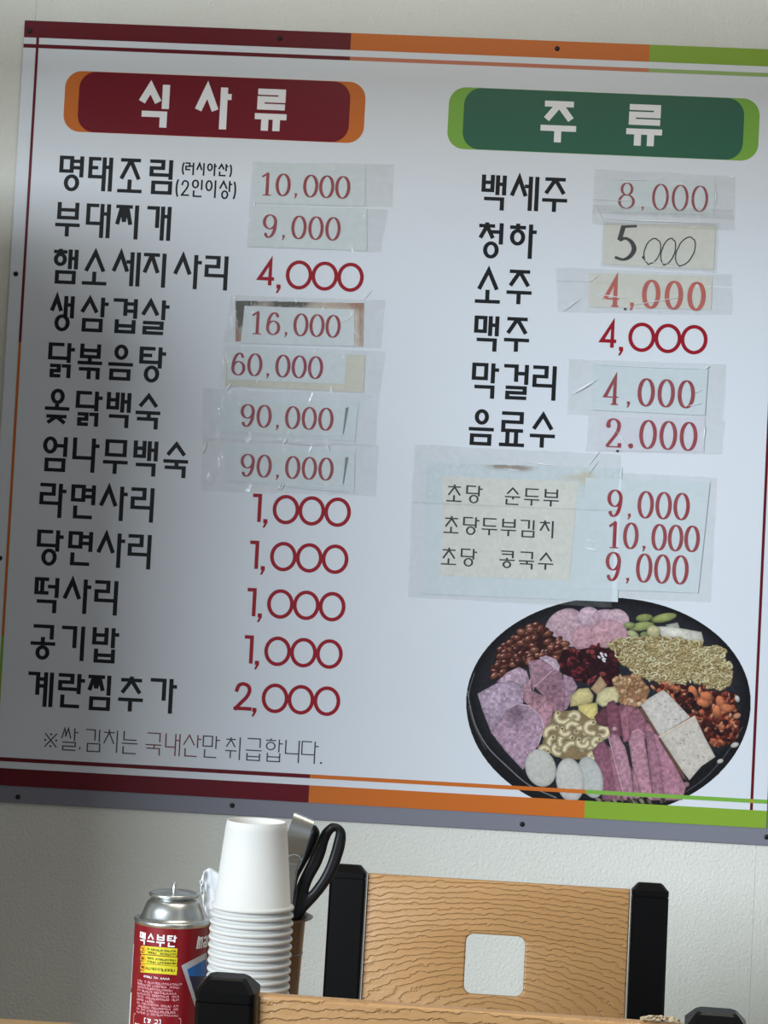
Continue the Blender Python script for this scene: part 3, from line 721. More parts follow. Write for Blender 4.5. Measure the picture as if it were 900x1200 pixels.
    # ham, left
    for pts, c, g in (
        ([A(210, 520), A(270, 465), A(340, 432), A(385, 455), A(400, 500), A(385, 580), A(365, 620), A(300, 560)], (176, 146, 164), (*A(300, 490), 10, .1)),
        ([A(460, 378), A(500, 365), A(560, 388), A(582, 430), A(575, 460), A(520, 440)], (188, 160, 176), None),
        ([A(395, 402), A(468, 386), A(545, 438), A(500, 490), A(435, 545), A(425, 580), A(408, 500)], (168, 124, 142), (*A(470, 450), 9, -.12)),
        ([A(600, 475), A(655, 495), A(684, 548), A(650, 620), A(622, 680), A(600, 690)], (164, 128, 146), None),
        ([A(432, 548), A(550, 443), A(592, 470), A(612, 560), A(607, 690), A(560, 720), A(500, 620)], (158, 112, 130), (*A(540, 560), 12, -.14)),
        ([A(360, 540), A(410, 500), A(416, 580), A(380, 640)], (180, 136, 150), None),
        ([A(97, 590), A(150, 560), A(210, 528), A(300, 512), A(358, 545), A(366, 640), A(330, 720), D3(240, 180), D3(175, 235), D3(130, 120)], (168, 142, 164), (*A(200, 600), 14, .1)),
        ([D3(362, 15), D3(375, 0), D3(425, 0), D3(500, 35), D3(545, 100), D3(530, 180), D3(482, 245), D3(470, 170), D3(420, 100), D3(370, 60)], (174, 124, 138), (*D3(440, 40), 8, -.16)),
        ([D3(175, 240), D3(222, 180), D3(270, 105), D3(330, 74), D3(400, 85), D3(470, 150), D3(488, 215), D3(450, 320), D3(400, 400), D3(365, 462), D3(260, 350)], (172, 138, 160), (*D3(330, 130), 12, -.32))):
        C.poly(pts, c, grad=g, edge=.18, ew=1.2, tex=.22)
    C.stroke([D3(270, 105), D3(330, 74), D3(400, 85), D3(470, 150), D3(488, 215), D3(450, 320)], .7, (196, 164, 178), edge=0)
    C.stroke([A(435, 545), A(550, 443)], .7, (200, 152, 164), edge=0)
    # potato
    C.poly([A(645, 600), A(690, 560), A(750, 555), A(778, 600), A(770, 640), A(700, 660), A(640, 665)], (196, 180, 118), grad=(*A(710, 580), 8, .12), edge=.3)
    C.poly([A(760, 560), A(818, 484), A(858, 540), A(800, 598)], (188, 152, 112), edge=.3)
    C.poly([A(800, 590), A(850, 552), A(905, 548), A(930, 600), A(920, 640), A(830, 668), A(790, 640)], (206, 194, 142), edge=.3)
    C.poly([D3(686, 78), D3(800, 66), D3(806, 165), D3(698, 188)], (204, 186, 108), grad=(*D3(740, 110), 8, .1), edge=.3)
    # macaroni
    C.poly([D3(550, 120), D3(690, 110), D3(800, 190), D3(860, 230), D3(830, 320), D3(780, 400), D3(600, 400), D3(470, 330), D3(500, 230)], (140, 116, 80), edge=.1)
    for (x, y, r, a0, sp) in ((600, 150, 40, 20, 200), (665, 150, 26, 200, 260), (545, 250, 48, 170, 120), (555, 300, 40, 60, 190), (575, 340, 34, 90, 160), (655, 215, 34, 180, 230), (700, 240, 30, 250, 120), (620, 295, 42, 150, 170),
                              (770, 215, 40, 80, 200), (830, 240, 32, 250, 230), (750, 305, 30, 20, 250), (660, 345, 52, 180, 170), (715, 300, 30, 0, 220), (800, 300, 26, 100, 200), (490, 345, 22, 180, 200), (770, 380, 18, 0, 300), (610, 235, 24, 30, 200)):
        pts = [(540 + (x + r * math.cos(R(a0 + t * sp / 8))) / 5, 810 + (y + r * .8 * math.sin(R(a0 + t * sp / 8))) / 5) for t in range(9)]
        C.stroke(pts, 4.1, (208, 188, 142), edge=.5, ew=1.4); C.stroke(pts, 1.0, (226, 210, 168), edge=0, tex=.05)
        C.ellipse(*pts[-1], 1.4, 1.4, 0, (122, 92, 56), edge=0)
    # sausages
    for pts, c in (([(-20, 150), (40, 90), (60, 130), (60, 210), (10, 200)], (104, 56, 70)),
                   ([(45, 110), (62, 66), (95, 52), (125, 90), (142, 260), (90, 300), (60, 200)], (128, 70, 88)),
                   ([(118, 90), (150, 70), (180, 120), (178, 290), (150, 300), (135, 200)], (132, 72, 88)),
                   ([(128, 120), (160, 85), (200, 80), (225, 110), (200, 290), (155, 300)], (158, 98, 114)),
                   ([(180, 150), (205, 112), (240, 98), (272, 118), (292, 190), (285, 280), (190, 290)], (150, 92, 110)),
                   ([(-30, 350), (8, 305), (40, 293), (76, 340), (110, 460), (135, 640), (30, 640), (10, 480)], (140, 84, 104)),
                   ([(62, 320), (85, 330), (130, 500), (150, 640), (110, 640)], (166, 108, 124)),
                   ([(66, 275), (90, 245), (125, 262), (165, 330), (200, 470), (218, 640), (150, 640), (110, 440)], (176, 124, 142)),
                   ([(272, 215), (290, 180), (318, 200), (400, 400), (330, 400), (290, 290)], (162, 104, 118)),
                   ([(182, 290), (200, 245), (240, 225), (275, 255), (300, 430), (330, 640), (255, 640), (205, 440)], (178, 124, 140)),
                   ([(200, 440), (240, 520), (265, 640), (215, 640)], (170, 116, 130)),
                   ([(285, 275), (300, 230), (340, 260), (380, 430), (400, 640), (330, 640), (300, 430)], (158, 104, 124)),
                   ([(320, 240), (360, 255), (440, 400), (520, 560), (500, 640), (390, 640), (370, 440)], (172, 114, 134))):
        C.poly([D4(*p) for p in pts], c, edge=.32, ew=1.2, tex=.18)
    C.stroke([D4(66, 270), D4(110, 440), D4(150, 590)], .6, (200, 150, 164), edge=0); C.stroke([D4(205, 240), D4(240, 225), D4(272, 250)], .8, (196, 136, 150), edge=0)
    C.ellipse(*D4(100, 220), 3, 2.4, 0, (206, 160, 160)); C.ellipse(*D4(522, 545), 3.5, 3, 0, (160, 116, 118))
    # rice cake
    C.ellipse(633.6, 900, 17.8, 22.5, -18, (190, 188, 180), edge=.2, ew=1.5, tex=.06, light=.06)
    C.ellipse(692, 911, 14, 25, -16, (184, 184, 180), edge=.2, ew=1.5, tex=.06)
    C.ellipse(668, 914, 16.5, 26, -8, (192, 190, 184), edge=.22, ew=1.5, tex=.06, light=.06)
    # tofu
    C.poly([D4(255, 85), D4(300, 150), D4(365, 262), D4(345, 250), D4(248, 110)], (120, 84, 66))
    C.poly([D4(365, 262), D4(500, 470), D4(525, 525), D4(500, 510), D4(360, 285)], (112, 78, 64))
    C.poly([D4(255, 82), D4(300, 42), D4(385, -8), D4(412, 12), D4(545, 152), D4(366, 262)], (198, 190, 182), edge=.12, tex=.08)
    C.poly([D4(366, 268), D4(572, 146), D4(630, 270), D4(692, 385), D4(610, 440), D4(540, 522), D4(500, 470)], (196, 186, 174), edge=.12, tex=.08)
    C.stroke([D4(366, 266), D4(570, 148)], 1.0, (214, 190, 164), edge=0)
    for i in range(46):
        t, u = rnd.random(), rnd.random()
        p = D4(300 + 150 * t + 90 * u, 80 + 120 * t - 60 * u) if i % 2 else D4(420 + 110 * t + 130 * u, 280 + 190 * t - 70 * u)
        C.ellipse(p[0], p[1], rnd.uniform(.5, 1.6), rnd.uniform(.3, .8), rnd.uniform(-40, 20), (146, 136, 130), edge=0)
    for x, y, a, b in ((864, 819, 2.6, 4.2), (861, 873, 5, 3), (844, 892, 4, 2.6)): C.ellipse(x, y, a, b, -20, (202, 196, 186), light=.2)
    scatter([D4(0, 630), D4(400, 630), D4(380, 655), D4(0, 650)], 22, lambda p: C.ellipse(p[0], p[1], 4, 2, rnd.uniform(0, 90), rnd.choice(((150, 138, 110), (70, 66, 56), (36, 34, 38), (120, 96, 90)))))
    gr_ = C.im.mean(-1, keepdims=True); C.im = np.clip(gr_ + (C.im - gr_) * .84, 0, 255)
    return C
C = dish(); C.build('dish_photograph', L1, M_PHOTO, board, board.location.z, label='printed photograph of a black pan of ham, noodles, tofu, beans and kimchi')

# ------------------------------------------------------------------ taped price slips
def quad_sheet(name, corners, layer, m, parent, th=.00018, nu=10, nv=4, wav=0.0, seed=0, **kw):
    """paper or film given by its four corners (TL, TR, BR, BL) as seen, lying on the board"""
    P = [at(*c, Y0) for c in corners]; o = parent.location
    vs, fs = [], []
    for side in (0, 1):
        for j in range(nv + 1):
            for i in range(nu + 1):
                u, v = i / nu, j / nv
                p = (P[0] * (1 - u) + P[1] * u) * (1 - v) + (P[3] * (1 - u) + P[2] * u) * v
                w = wav * (noise.noise(Vector((p.x * 30 + seed, p.z * 45, seed))) * .5 + .5) if wav else 0
                vs.append((p.x - o.x, Y0 - layer - w - (th if side == 0 else 0) - o.y, p.z - o.z))
    n = (nu + 1) * (nv + 1)
    for j in range(nv):
        for i in range(nu):
            a = j * (nu + 1) + i; b = a + 1; c = a + nu + 1; d = c + 1
            fs.append((a, c, d, b)); fs.append((n + a, n + b, n + d, n + c))
    rim = [i for i in range(nu + 1)] + [(j) * (nu + 1) + nu for j in range(1, nv + 1)] + [nv * (nu + 1) + i for i in range(nu - 1, -1, -1)] + [j * (nu + 1) for j in range(nv - 1, 0, -1)]
    for i in range(len(rim)):
        a, b = rim[i], rim[(i + 1) % len(rim)]; fs.append((a, b, n + b, n + a))
    me = mesh(name, vs, fs, bool(wav))
    if wav: me.set_sharp_from_angle(angle=R(35))
    return link(name, me, m, parent, **kw)
def film(corners, layer, parent, seed=0, nu=26, nv=12, **kw):
    P = [at(*c, Y0) for c in corners]; o = parent.location; vs, fs = [], []
    for j in range(nv + 1):
        for i in range(nu + 1):
            u, v = i / nu, j / nv
            p = (P[0] * (1 - u) + P[1] * u) * (1 - v) + (P[3] * (1 - u) + P[2] * u) * v
            ed = min(u, 1 - u, v, 1 - v) < .02
            p = p + Vector((noise.noise(p * 70) * .0012, 0, noise.noise(p * 60 + Vector((5, 5, 5))) * .0012)) if ed else p
            q_ = noise.noise(Vector((p.x * 55 + seed, p.z * 90 + seed, 1))) + .7 * abs(noise.noise(Vector((p.x * 30 + p.z * 60, seed, 3))))
            vs.append((p.x - o.x, Y0 - layer - .0009 * max(0, q_) - o.y, p.z - o.z))
    for j in range(nv):
        for i in range(nu):
            a = j * (nu + 1) + i; fs.append((a, a + nu + 1, a + nu + 2, a + 1))
    return link('clear_tape', mesh('clear_tape', vs, fs, True), M_TAPE, parent, **kw)
M_GLINT = mat('tape_crease_glint', (240, 244, 248), .15)
def creases(lst, layer, parent):      # raised tape wrinkles, their glints put in as near-white colour
    o = parent.location
    for (x0, y0, x1, y1, w) in lst:
        a, b = at(x0, y0, Y0), at(x1, y1, Y0); d = (b - a); n = Vector((-d.z, 0, d.x)).normalized() * w * K * .5
        mid = (a + b) / 2; vs = []
        for p, s in ((a, .15), (a * .6 + b * .4, 1), (a * .3 + b * .7, .8), (b, .1)):
            for k_, h_ in ((-1, 0), (0, .0006), (1, 0)):
                vs.append((p.x + n.x * k_ * s - o.x, Y0 - layer - h_ - o.y, p.z + n.z * k_ * s - o.z))
        fs = []
        for i in range(3):
            for j in range(2): fs.append((i * 3 + j, i * 3 + j + 1, i * 3 + j + 4, i * 3 + j + 3))
        link('tape_crease_glint', mesh('tape_crease_glint', vs, fs), M_GLINT, parent)
LY = .0007
def slip(center, lab, cat='price slip', name='price_slip', group='price slips taped on the menu board'):
    p = at(*center, Y0); return empty(name, (p.x, Y0, p.z), label=lab, cat=cat, group=group)
def slip_fn(root, px, py, layer):
    p = at(px, py, Y0); o = root.location
    return lambda u, v: (p.x + u * K - o.x, Y0 - layer - o.y, p.z - v * K - o.z)
def slip_price(root, text, x0, x1, y0, h, tv=3.7, th=1.25, w=18.2, m=M_REDD, layer=None, nm='price_lettering'):
    ndig = sum(c.isdigit() for c in text); span = x1 - x0
    # digits and comma share the measured width
    cwf = .72; pitch = (span - w) / (ndig - 1 + cwf)
    q = Pen(tv, th); price(q, text, 0, 0, w, h, pitch, True, pitch * cwf)
    emit(q, slip_fn(root, x0, y0, layer or LY + .0005), nm, m, root)

# left column
s = slip((365, 215), 'white price slip reading 10,000 in the top row beside 명태조림')
quad_sheet('paper', ((302, 191), (428, 196), (428, 242), (297, 238)), LY, M_PAPER, s)
slip_price(s, '10,000', 305, 412.6, 202.4, 27, w=18)
film(((296, 190), (462, 193), (460, 243), (292, 240)), LY + .0006, s, 1)
s = slip((365, 267), 'white price slip reading 9,000 in the second row beside 부대찌개')
quad_sheet('paper', ((297, 240.5), (430, 244), (430, 294), (295, 289)), LY, M_PAPER, s)
slip_price(s, '9,000', 308, 401, 251, 28)
film(((292, 240), (455, 246), (446, 296), (290, 290)), LY + .0006, s, 2)
creases([(298.5, 236, 297.5, 244, 2.2)], LY + .0007, s)
s = slip((350, 382), 'white price slip reading 16,000 on a mouldy brown-edged older slip')
C = Canvas(274, 350, 429, 408, 2.0, (196, 186, 172)); C.poly([(276, 352), (426.8, 355), (425.5, 406.5), (275.5, 400)], (200, 192, 180), edge=0, tex=.1)
g = lambda x, y, r, ry=None: np.exp(-((C.gx - x) / r) ** 2 - ((C.gy - y) / (ry or r)) ** 2)
blk = np.clip((g(279, 357, 9, 16) + g(290, 355, 14, 4) + g(283, 372, 5, 14) + g(332, 356, 17, 5) + g(349, 356, 14, 4)) * (1.1 + (C.n1 - .5) * 1.6), 0, 1)[..., None]
brn = np.clip((g(419, 357, 8, 6) + .8 * g(278, 396, 5, 9) + .6 * g(423, 380, 3, 30) + .4 * g(400, 357, 24, 4) + .45 * g(277, 386, 3, 20)) * (.7 + C.n1 * .9), 0, 1)[..., None]
C.im = C.im * (1 - brn * .75) + np.array((150, 92, 66)) * brn * .75; C.im = C.im * (1 - blk * .9) + np.array((52, 48, 40)) * blk * .9
C.a[:] = np.where((C.gx - 274) > 0, C.a, 0); C.im = np.clip(C.im, 0, 255)
o = C.build('stained_paper', LY, print_mat('paper_stained', .55), s, label='older paper slip stained black and brown')
me = o.data; n = len(me.vertices); co = np.zeros(n * 3); me.vertices.foreach_get('co', co); co = co.reshape(-1, 3) - np.array(s.location); me.vertices.foreach_set('co', co.ravel()); me.update()
quad_sheet('paper', ((286.7, 358.5), (415.3, 363), (415.3, 406), (282.4, 402.5)), LY + .0003, M_PAPER, s)
slip_price(s, '16,000', 293.5, 401, 364.8, 27, w=18, layer=LY + .0007)
film(((270, 346), (452, 352), (446, 408), (262, 402)), LY + .0008, s, 3)
creases([(400, 378, 412, 372, 1.5), (412, 385, 425, 398, 1), (426, 352, 436, 340, .6)], LY + .0011, s)
s = slip((340, 432), 'white price slip reading 60,000 over a beige slip beside 닭볶음탕')
quad_sheet('older_paper', ((266, 408), (428, 416.5), (425.8, 460), (264, 452)), LY, M_BEIGE, s, label='beige older slip showing at the right')
quad_sheet('paper', ((267.8, 407.8), (406.3, 414.5), (403.8, 450.2), (266.5, 444.6)), LY + .0003, M_PAPER, s)
slip_price(s, '60,000', 271.5, 380.5, 413, 27, w=18, m=mat('ink_red_purple', (146, 30, 60), .5), layer=LY + .0007)
film(((262, 404), (452, 412), (444, 463), (258, 454)), LY + .0008, s, 4)
creases([(265, 458, 272, 448, 2.5), (300, 448, 304, 446, 2.5), (325, 447, 330, 444, 1)], LY + .0011, s)
for (yy, cs, ins, nb, seed) in ((473.2, ((258, 466.5), (420.4, 471), (416, 517), (257.6, 507)), ((266.5, 470), (405.5, 476), (401.5, 512), (266.5, 506.5)), '옻닭백숙', 5),
                     (531.5, ((263, 522), (416, 529.4), (415.3, 575), (264.5, 564)), ((265, 527), (405, 532), (402, 568.5), (264.5, 563.5)), '엄나무백숙', 6)):
    s = slip((335, yy + 15), ('upper' if seed == 5 else 'lower') + ' of two double layered slips reading 90,000 beside ' + nb)
    quad_sheet('older_paper', cs, LY, M_PAPERB, s)
    quad_sheet('paper', ins, LY + .0003, M_PAPER, s, wav=.0004, seed=seed)
    slip_price(s, '90,000', 282, 392.5, yy, 27, w=18, m=M_REDD, layer=LY + .0010)
    quad_sheet('edge_shadow', ((405, yy + 5), (408.5, yy + 4), (403, yy + 34), (401.5, yy + 36)), LY + .0006, mat('paper_shadow_grey', (120, 130, 132), .6), s)  # dark grey strip painting the shadow along the inner slip's edge
    film(((238, yy - 18), (444, yy - 10), (440, yy + 50), (236, yy + 44)), LY + .0012, s, seed)
    creases([(238, yy + 58 if seed == 5 else yy + 20, 242, yy + 45 if seed == 5 else yy + 5, 3), (332, yy + 47, 336, yy + 41, 3), (383, yy + 48, 386, yy + 55, 2), (322, yy + 45, 380, yy + 50, .8)] if seed == 5 else
            [(325, yy + 43, 330, yy + 36, 2.2), (329, yy + 43, 333, yy + 36, 1.8), (335, yy + 39, 415, yy + 46, .9)], LY + .0015, s)

# right column
s = slip((772, 232), 'narrow-numbered price slip reading 8,000 under wide greyish tape beside 백세주')
quad_sheet('paper', ((712.8, 210.5), (838, 213.5), (837, 252), (712.3, 248.7)), LY, M_PAPER, s)
slip_price(s, '8,000', 725.3, 830, 213.7, 31, tv=3.1, th=.9, w=19.5, m=M_REDT)
film(((696.5, 198.6), (861.5, 206.6), (861, 258), (694, 250)), LY + .0006, s, 7); film(((694, 240), (859, 246), (860.8, 270.7), (694, 263.3)), LY + .0010, s, 8)
creases([(697, 234, 744, 236, 1), (697, 240, 706, 257, 1), (709, 257, 835, 262, 1.4), (722, 211, 760, 212, .8)], LY + .0012, s)
creases([(838.5, 224, 838.8, 239, 1.6)], LY + .0009, s)
s = slip((772, 288), 'cream price slip with a handwritten black 5.000 beside 청하')
quad_sheet('paper', ((707.5, 262), (838.8, 263.8), (836.3, 316.4), (706.7, 309.8)), LY, M_CREAM, s)
q = Pen(5.6, 3.0); digit(q, '5', 0, 0, 30, 43)
emit(q, slip_fn(s, 719.5, 262.5, LY + .0005), 'price_lettering', mat('pen_black', (22, 22, 26), .4), s)
q = Pen(1.35, 1.35)
ball(q, 755.6 - 719.5, 38, 1.9)
for (cx, cy, rx, ry, sl) in ((46, 30, 9.3, 15, .18), (64.5, 29.5, 7.8, 15.5, .2), (84.5, 28.5, 10.2, 17, .28)):
    pts = ell(cx, cy, rx, ry, 26); pts = [(a - (b - cy) * sl, b + (1.2 if i % 7 == 0 else 0)) for i, (a, b) in enumerate(pts)]; q.line(pts, True)
emit(q, slip_fn(s, 719.5, 262.5, LY + .0005), 'pen_writing', MATS['pen_black'], s)
film(((706, 259), (842, 262), (840, 320), (704, 313)), LY + .0007, s, 9)
creases([(745, 305, 790, 310, .9), (708, 262, 838, 264, .8)], LY + .0010, s)
s = slip((765, 342), 'faded worn price slip reading 4,000 under creased tape beside 소주')
quad_sheet('paper', ((690, 320), (834.6, 323.5), (833.4, 363), (690, 360)), LY, M_CREAM, s)
slip_price(s, '4,000', 707.5, 827, 325.5, 34, tv=5.4, th=2.0, w=21.5, m=M_REDF)
film(((651, 313.5), (858, 322), (858, 336), (652, 330)), LY + .0006, s, 10); film(((652, 328), (858, 338), (858, 369.7), (653.7, 366)), LY + .0010, s, 11)
creases([(690, 331, 700, 324, 1.2), (660, 365, 680, 350, 1), (740, 358, 800, 348, 1), (700, 345, 735, 350, 1.2), (712, 352, 690, 340, 1.2)], LY + .0014, s)
quad_sheet('ink_speck', ((731, 361), (733.5, 361), (733.5, 363.5), (731, 363.5)), LY + .001, M_BLACK, s, nu=1, nv=1)
s = slip((760, 457), 'thick white price slip reading 4,000 beside 막걸리')
quad_sheet('paper', ((694, 426), (829.7, 433), (826, 487), (692.8, 480.5)), LY, M_PAPERB, s, th=.0009, wav=.0003, seed=4)
slip_price(s, '4,000', 707.5, 814, 441.2, 33, tv=4.4, th=1.5, w=20, layer=LY + .0016)
film(((666, 421), (850.5, 427), (846, 493), (664, 486)), LY + .0018, s, 12)
creases([(669, 463, 700, 445, 2), (825, 433, 831, 429, 2), (814, 461, 822, 457, 1), (805, 476, 821, 473, 1.2), (700, 428, 820, 433, 1)], LY + .0022, s)
s = slip((762, 508), 'lower taped price slip reading 2.000 beside 음료수')
quad_sheet('paper', ((702.6, 488.4), (826, 490), (824.8, 530), (699, 528)), LY, mat('paper_lilac', (214, 216, 226), .5), s)
slip_price(s, '2.000', 709, 817, 489.8, 34, tv=4.4, th=1.5, w=20.5)
film(((690, 487), (850, 493), (846, 533), (686, 529)), LY + .0006, s, 13)
creases([(722, 505, 738, 526, 1.2), (826, 500, 825, 515, 1.6), (702, 529, 690, 545, 1)], LY + .0009, s)
quad_sheet('ink_speck', ((722, 527.5), (725, 527.5), (724.5, 530), (722, 529.5)), LY + .001, M_BLACK, s, nu=1, nv=1)
# three tofu dishes
s = slip((600, 620), 'large pale blue plastic-covered slip listing three dishes in small black letters', 'menu slip', 'menu_slip')
quad_sheet('plastic_sheet', ((500, 541), (729, 548), (724, 705.5), (495, 696)), LY, M_PAPERB, s, nu=14, nv=10, wav=.0005, seed=9)
C = Canvas(496, 536, 731, 600, 1.5, (210, 221, 227)); C.poly([(500.5, 542), (728.5, 548.5), (727, 592), (498.5, 584)], (206, 217, 223), edge=0, tex=.03)
g = lambda x, y, r, ry: np.exp(-((C.gx - x) / r) ** 2 - ((C.gy - y) / ry) ** 2)
st = np.clip((.9 * g(592, 546, 17, 3.5) + .6 * g(612, 549, 12, 3)) * (.4 + C.n1 * 1.2), 0, .8)[..., None]; sy_ = np.clip((g(688, 561, 7, 8) + .5 * g(672, 560, 14, 4)) * (.4 + C.n1 * .9), 0, .6)[..., None]
C.im = C.im * (1 - st) + np.array((138, 118, 104)) * st; C.im = C.im * (1 - sy_) + np.array((196, 182, 148)) * sy_
o = C.build('stained_top', LY + .0006, MATS['paper_stained'], s, label='brown and yellow stains along the top of the plastic sheet')
me = o.data; co = np.zeros(len(me.vertices) * 3); me.vertices.foreach_get('co', co); co = co.reshape(-1, 3) - np.array(s.location); me.vertices.foreach_set('co', co.ravel()); me.update()
C = Canvas(514, 554, 680, 682, 1.6, (224, 223, 208)); C.poly([(518.5, 557.7), (678, 564), (667.5, 680.5), (515.8, 675)], (218, 219, 212), edge=0, tex=.03)
o = C.build('cream_paper', LY + .0007, print_mat('paper_cream_print', .5), s)
me = o.data; co = np.zeros(len(me.vertices) * 3); me.vertices.foreach_get('co', co); co = co.reshape(-1, 3) - np.array(s.location); me.vertices.foreach_set('co', co.ravel()); me.update()
q = Pen(2.2, 1.55)
for ln, (yy, x0, t) in enumerate(((0, 1.5, '초당  순두부'), (37, .5, '초당두부김치'), (74, 0, '초당  콩국수'))):
    if ' ' in t: items = [(t[0], 0), (t[1], 22.5), (t[-3], 68), (t[-2], 90.5), (t[-1], 113)]
    else: items = [(c, 22.3 * i) for i, c in enumerate(t)]
    for c, u in items: syllable(q, c, x0 + u - ln * .6, yy, 17.5, 20)
emit(q, slip_fn(s, 522.5, 567.5, LY + .0009), 'lettering', M_BLACK, s)
film(((486, 521), (728, 533), (722, 600), (482, 590)), LY + .0011, s, 15); film(((482, 588), (722, 598), (716, 712), (478, 700)), LY + .0013, s, 16)
creases([(620, 542, 650, 546, 1.6), (590, 549, 612, 553, 1.2), (685, 642, 700, 645, 2.2), (683, 632, 700, 636, 1.2), (700, 540, 690, 556, 1)], LY + .0016, s)
s = slip((762, 628), 'pale price slip reading 9,000 10,000 9,000 in three rows')
quad_sheet('paper', ((686, 560), (832, 565.5), (818, 695), (683, 690)), LY + .0006, M_PAPERB, s, nu=10, nv=8)
slip_price(s, '9,000', 711.5, 808, 573.3, 32, tv=4.2, th=1.4, w=19, layer=LY + .0011)
slip_price(s, '10,000', 711.5, 819.5, 611, 31, tv=4.2, th=1.4, w=18, layer=LY + .0011)
slip_price(s, '9,000', 709.5, 806.5, 646.3, 34, tv=4.2, th=1.4, w=19, layer=LY + .0011)
film(((728, 554), (840, 560), (832, 706), (722, 700)), LY + .0014, s, 17)

# ------------------------------------------------------------------ table
TBL_Z = .72
table = empty('dining_table', (0.05, -1.13, 0), label='brown dining table between the two chairs', cat='table')
bm = bmesh.new(); add_box(bm, (-.85, -.27, TBL_Z - .03), (1.0, .285, TBL_Z), .003); link('table_top', bm_mesh('table_top', bm), M_TBL, table)
for a in (-.75, .9):
    for b in (-.22, .23):
        bm = bmesh.new(); add_box(bm, (a - .02, b - .02, 0), (a + .02, b + .02, TBL_Z - .03), .003); link('leg', bm_mesh('leg', bm), M_FRAME, table)
bm = bmesh.new(); add_box(bm, (-.77, -.24, TBL_Z - .07), (.92, -.21, TBL_Z - .0305), .002); add_box(bm, (-.77, .21, TBL_Z - .07), (.92, .24, TBL_Z - .0305), .002)
link('frame_rail', bm_mesh('frame_rail', bm), M_FRAME, table)

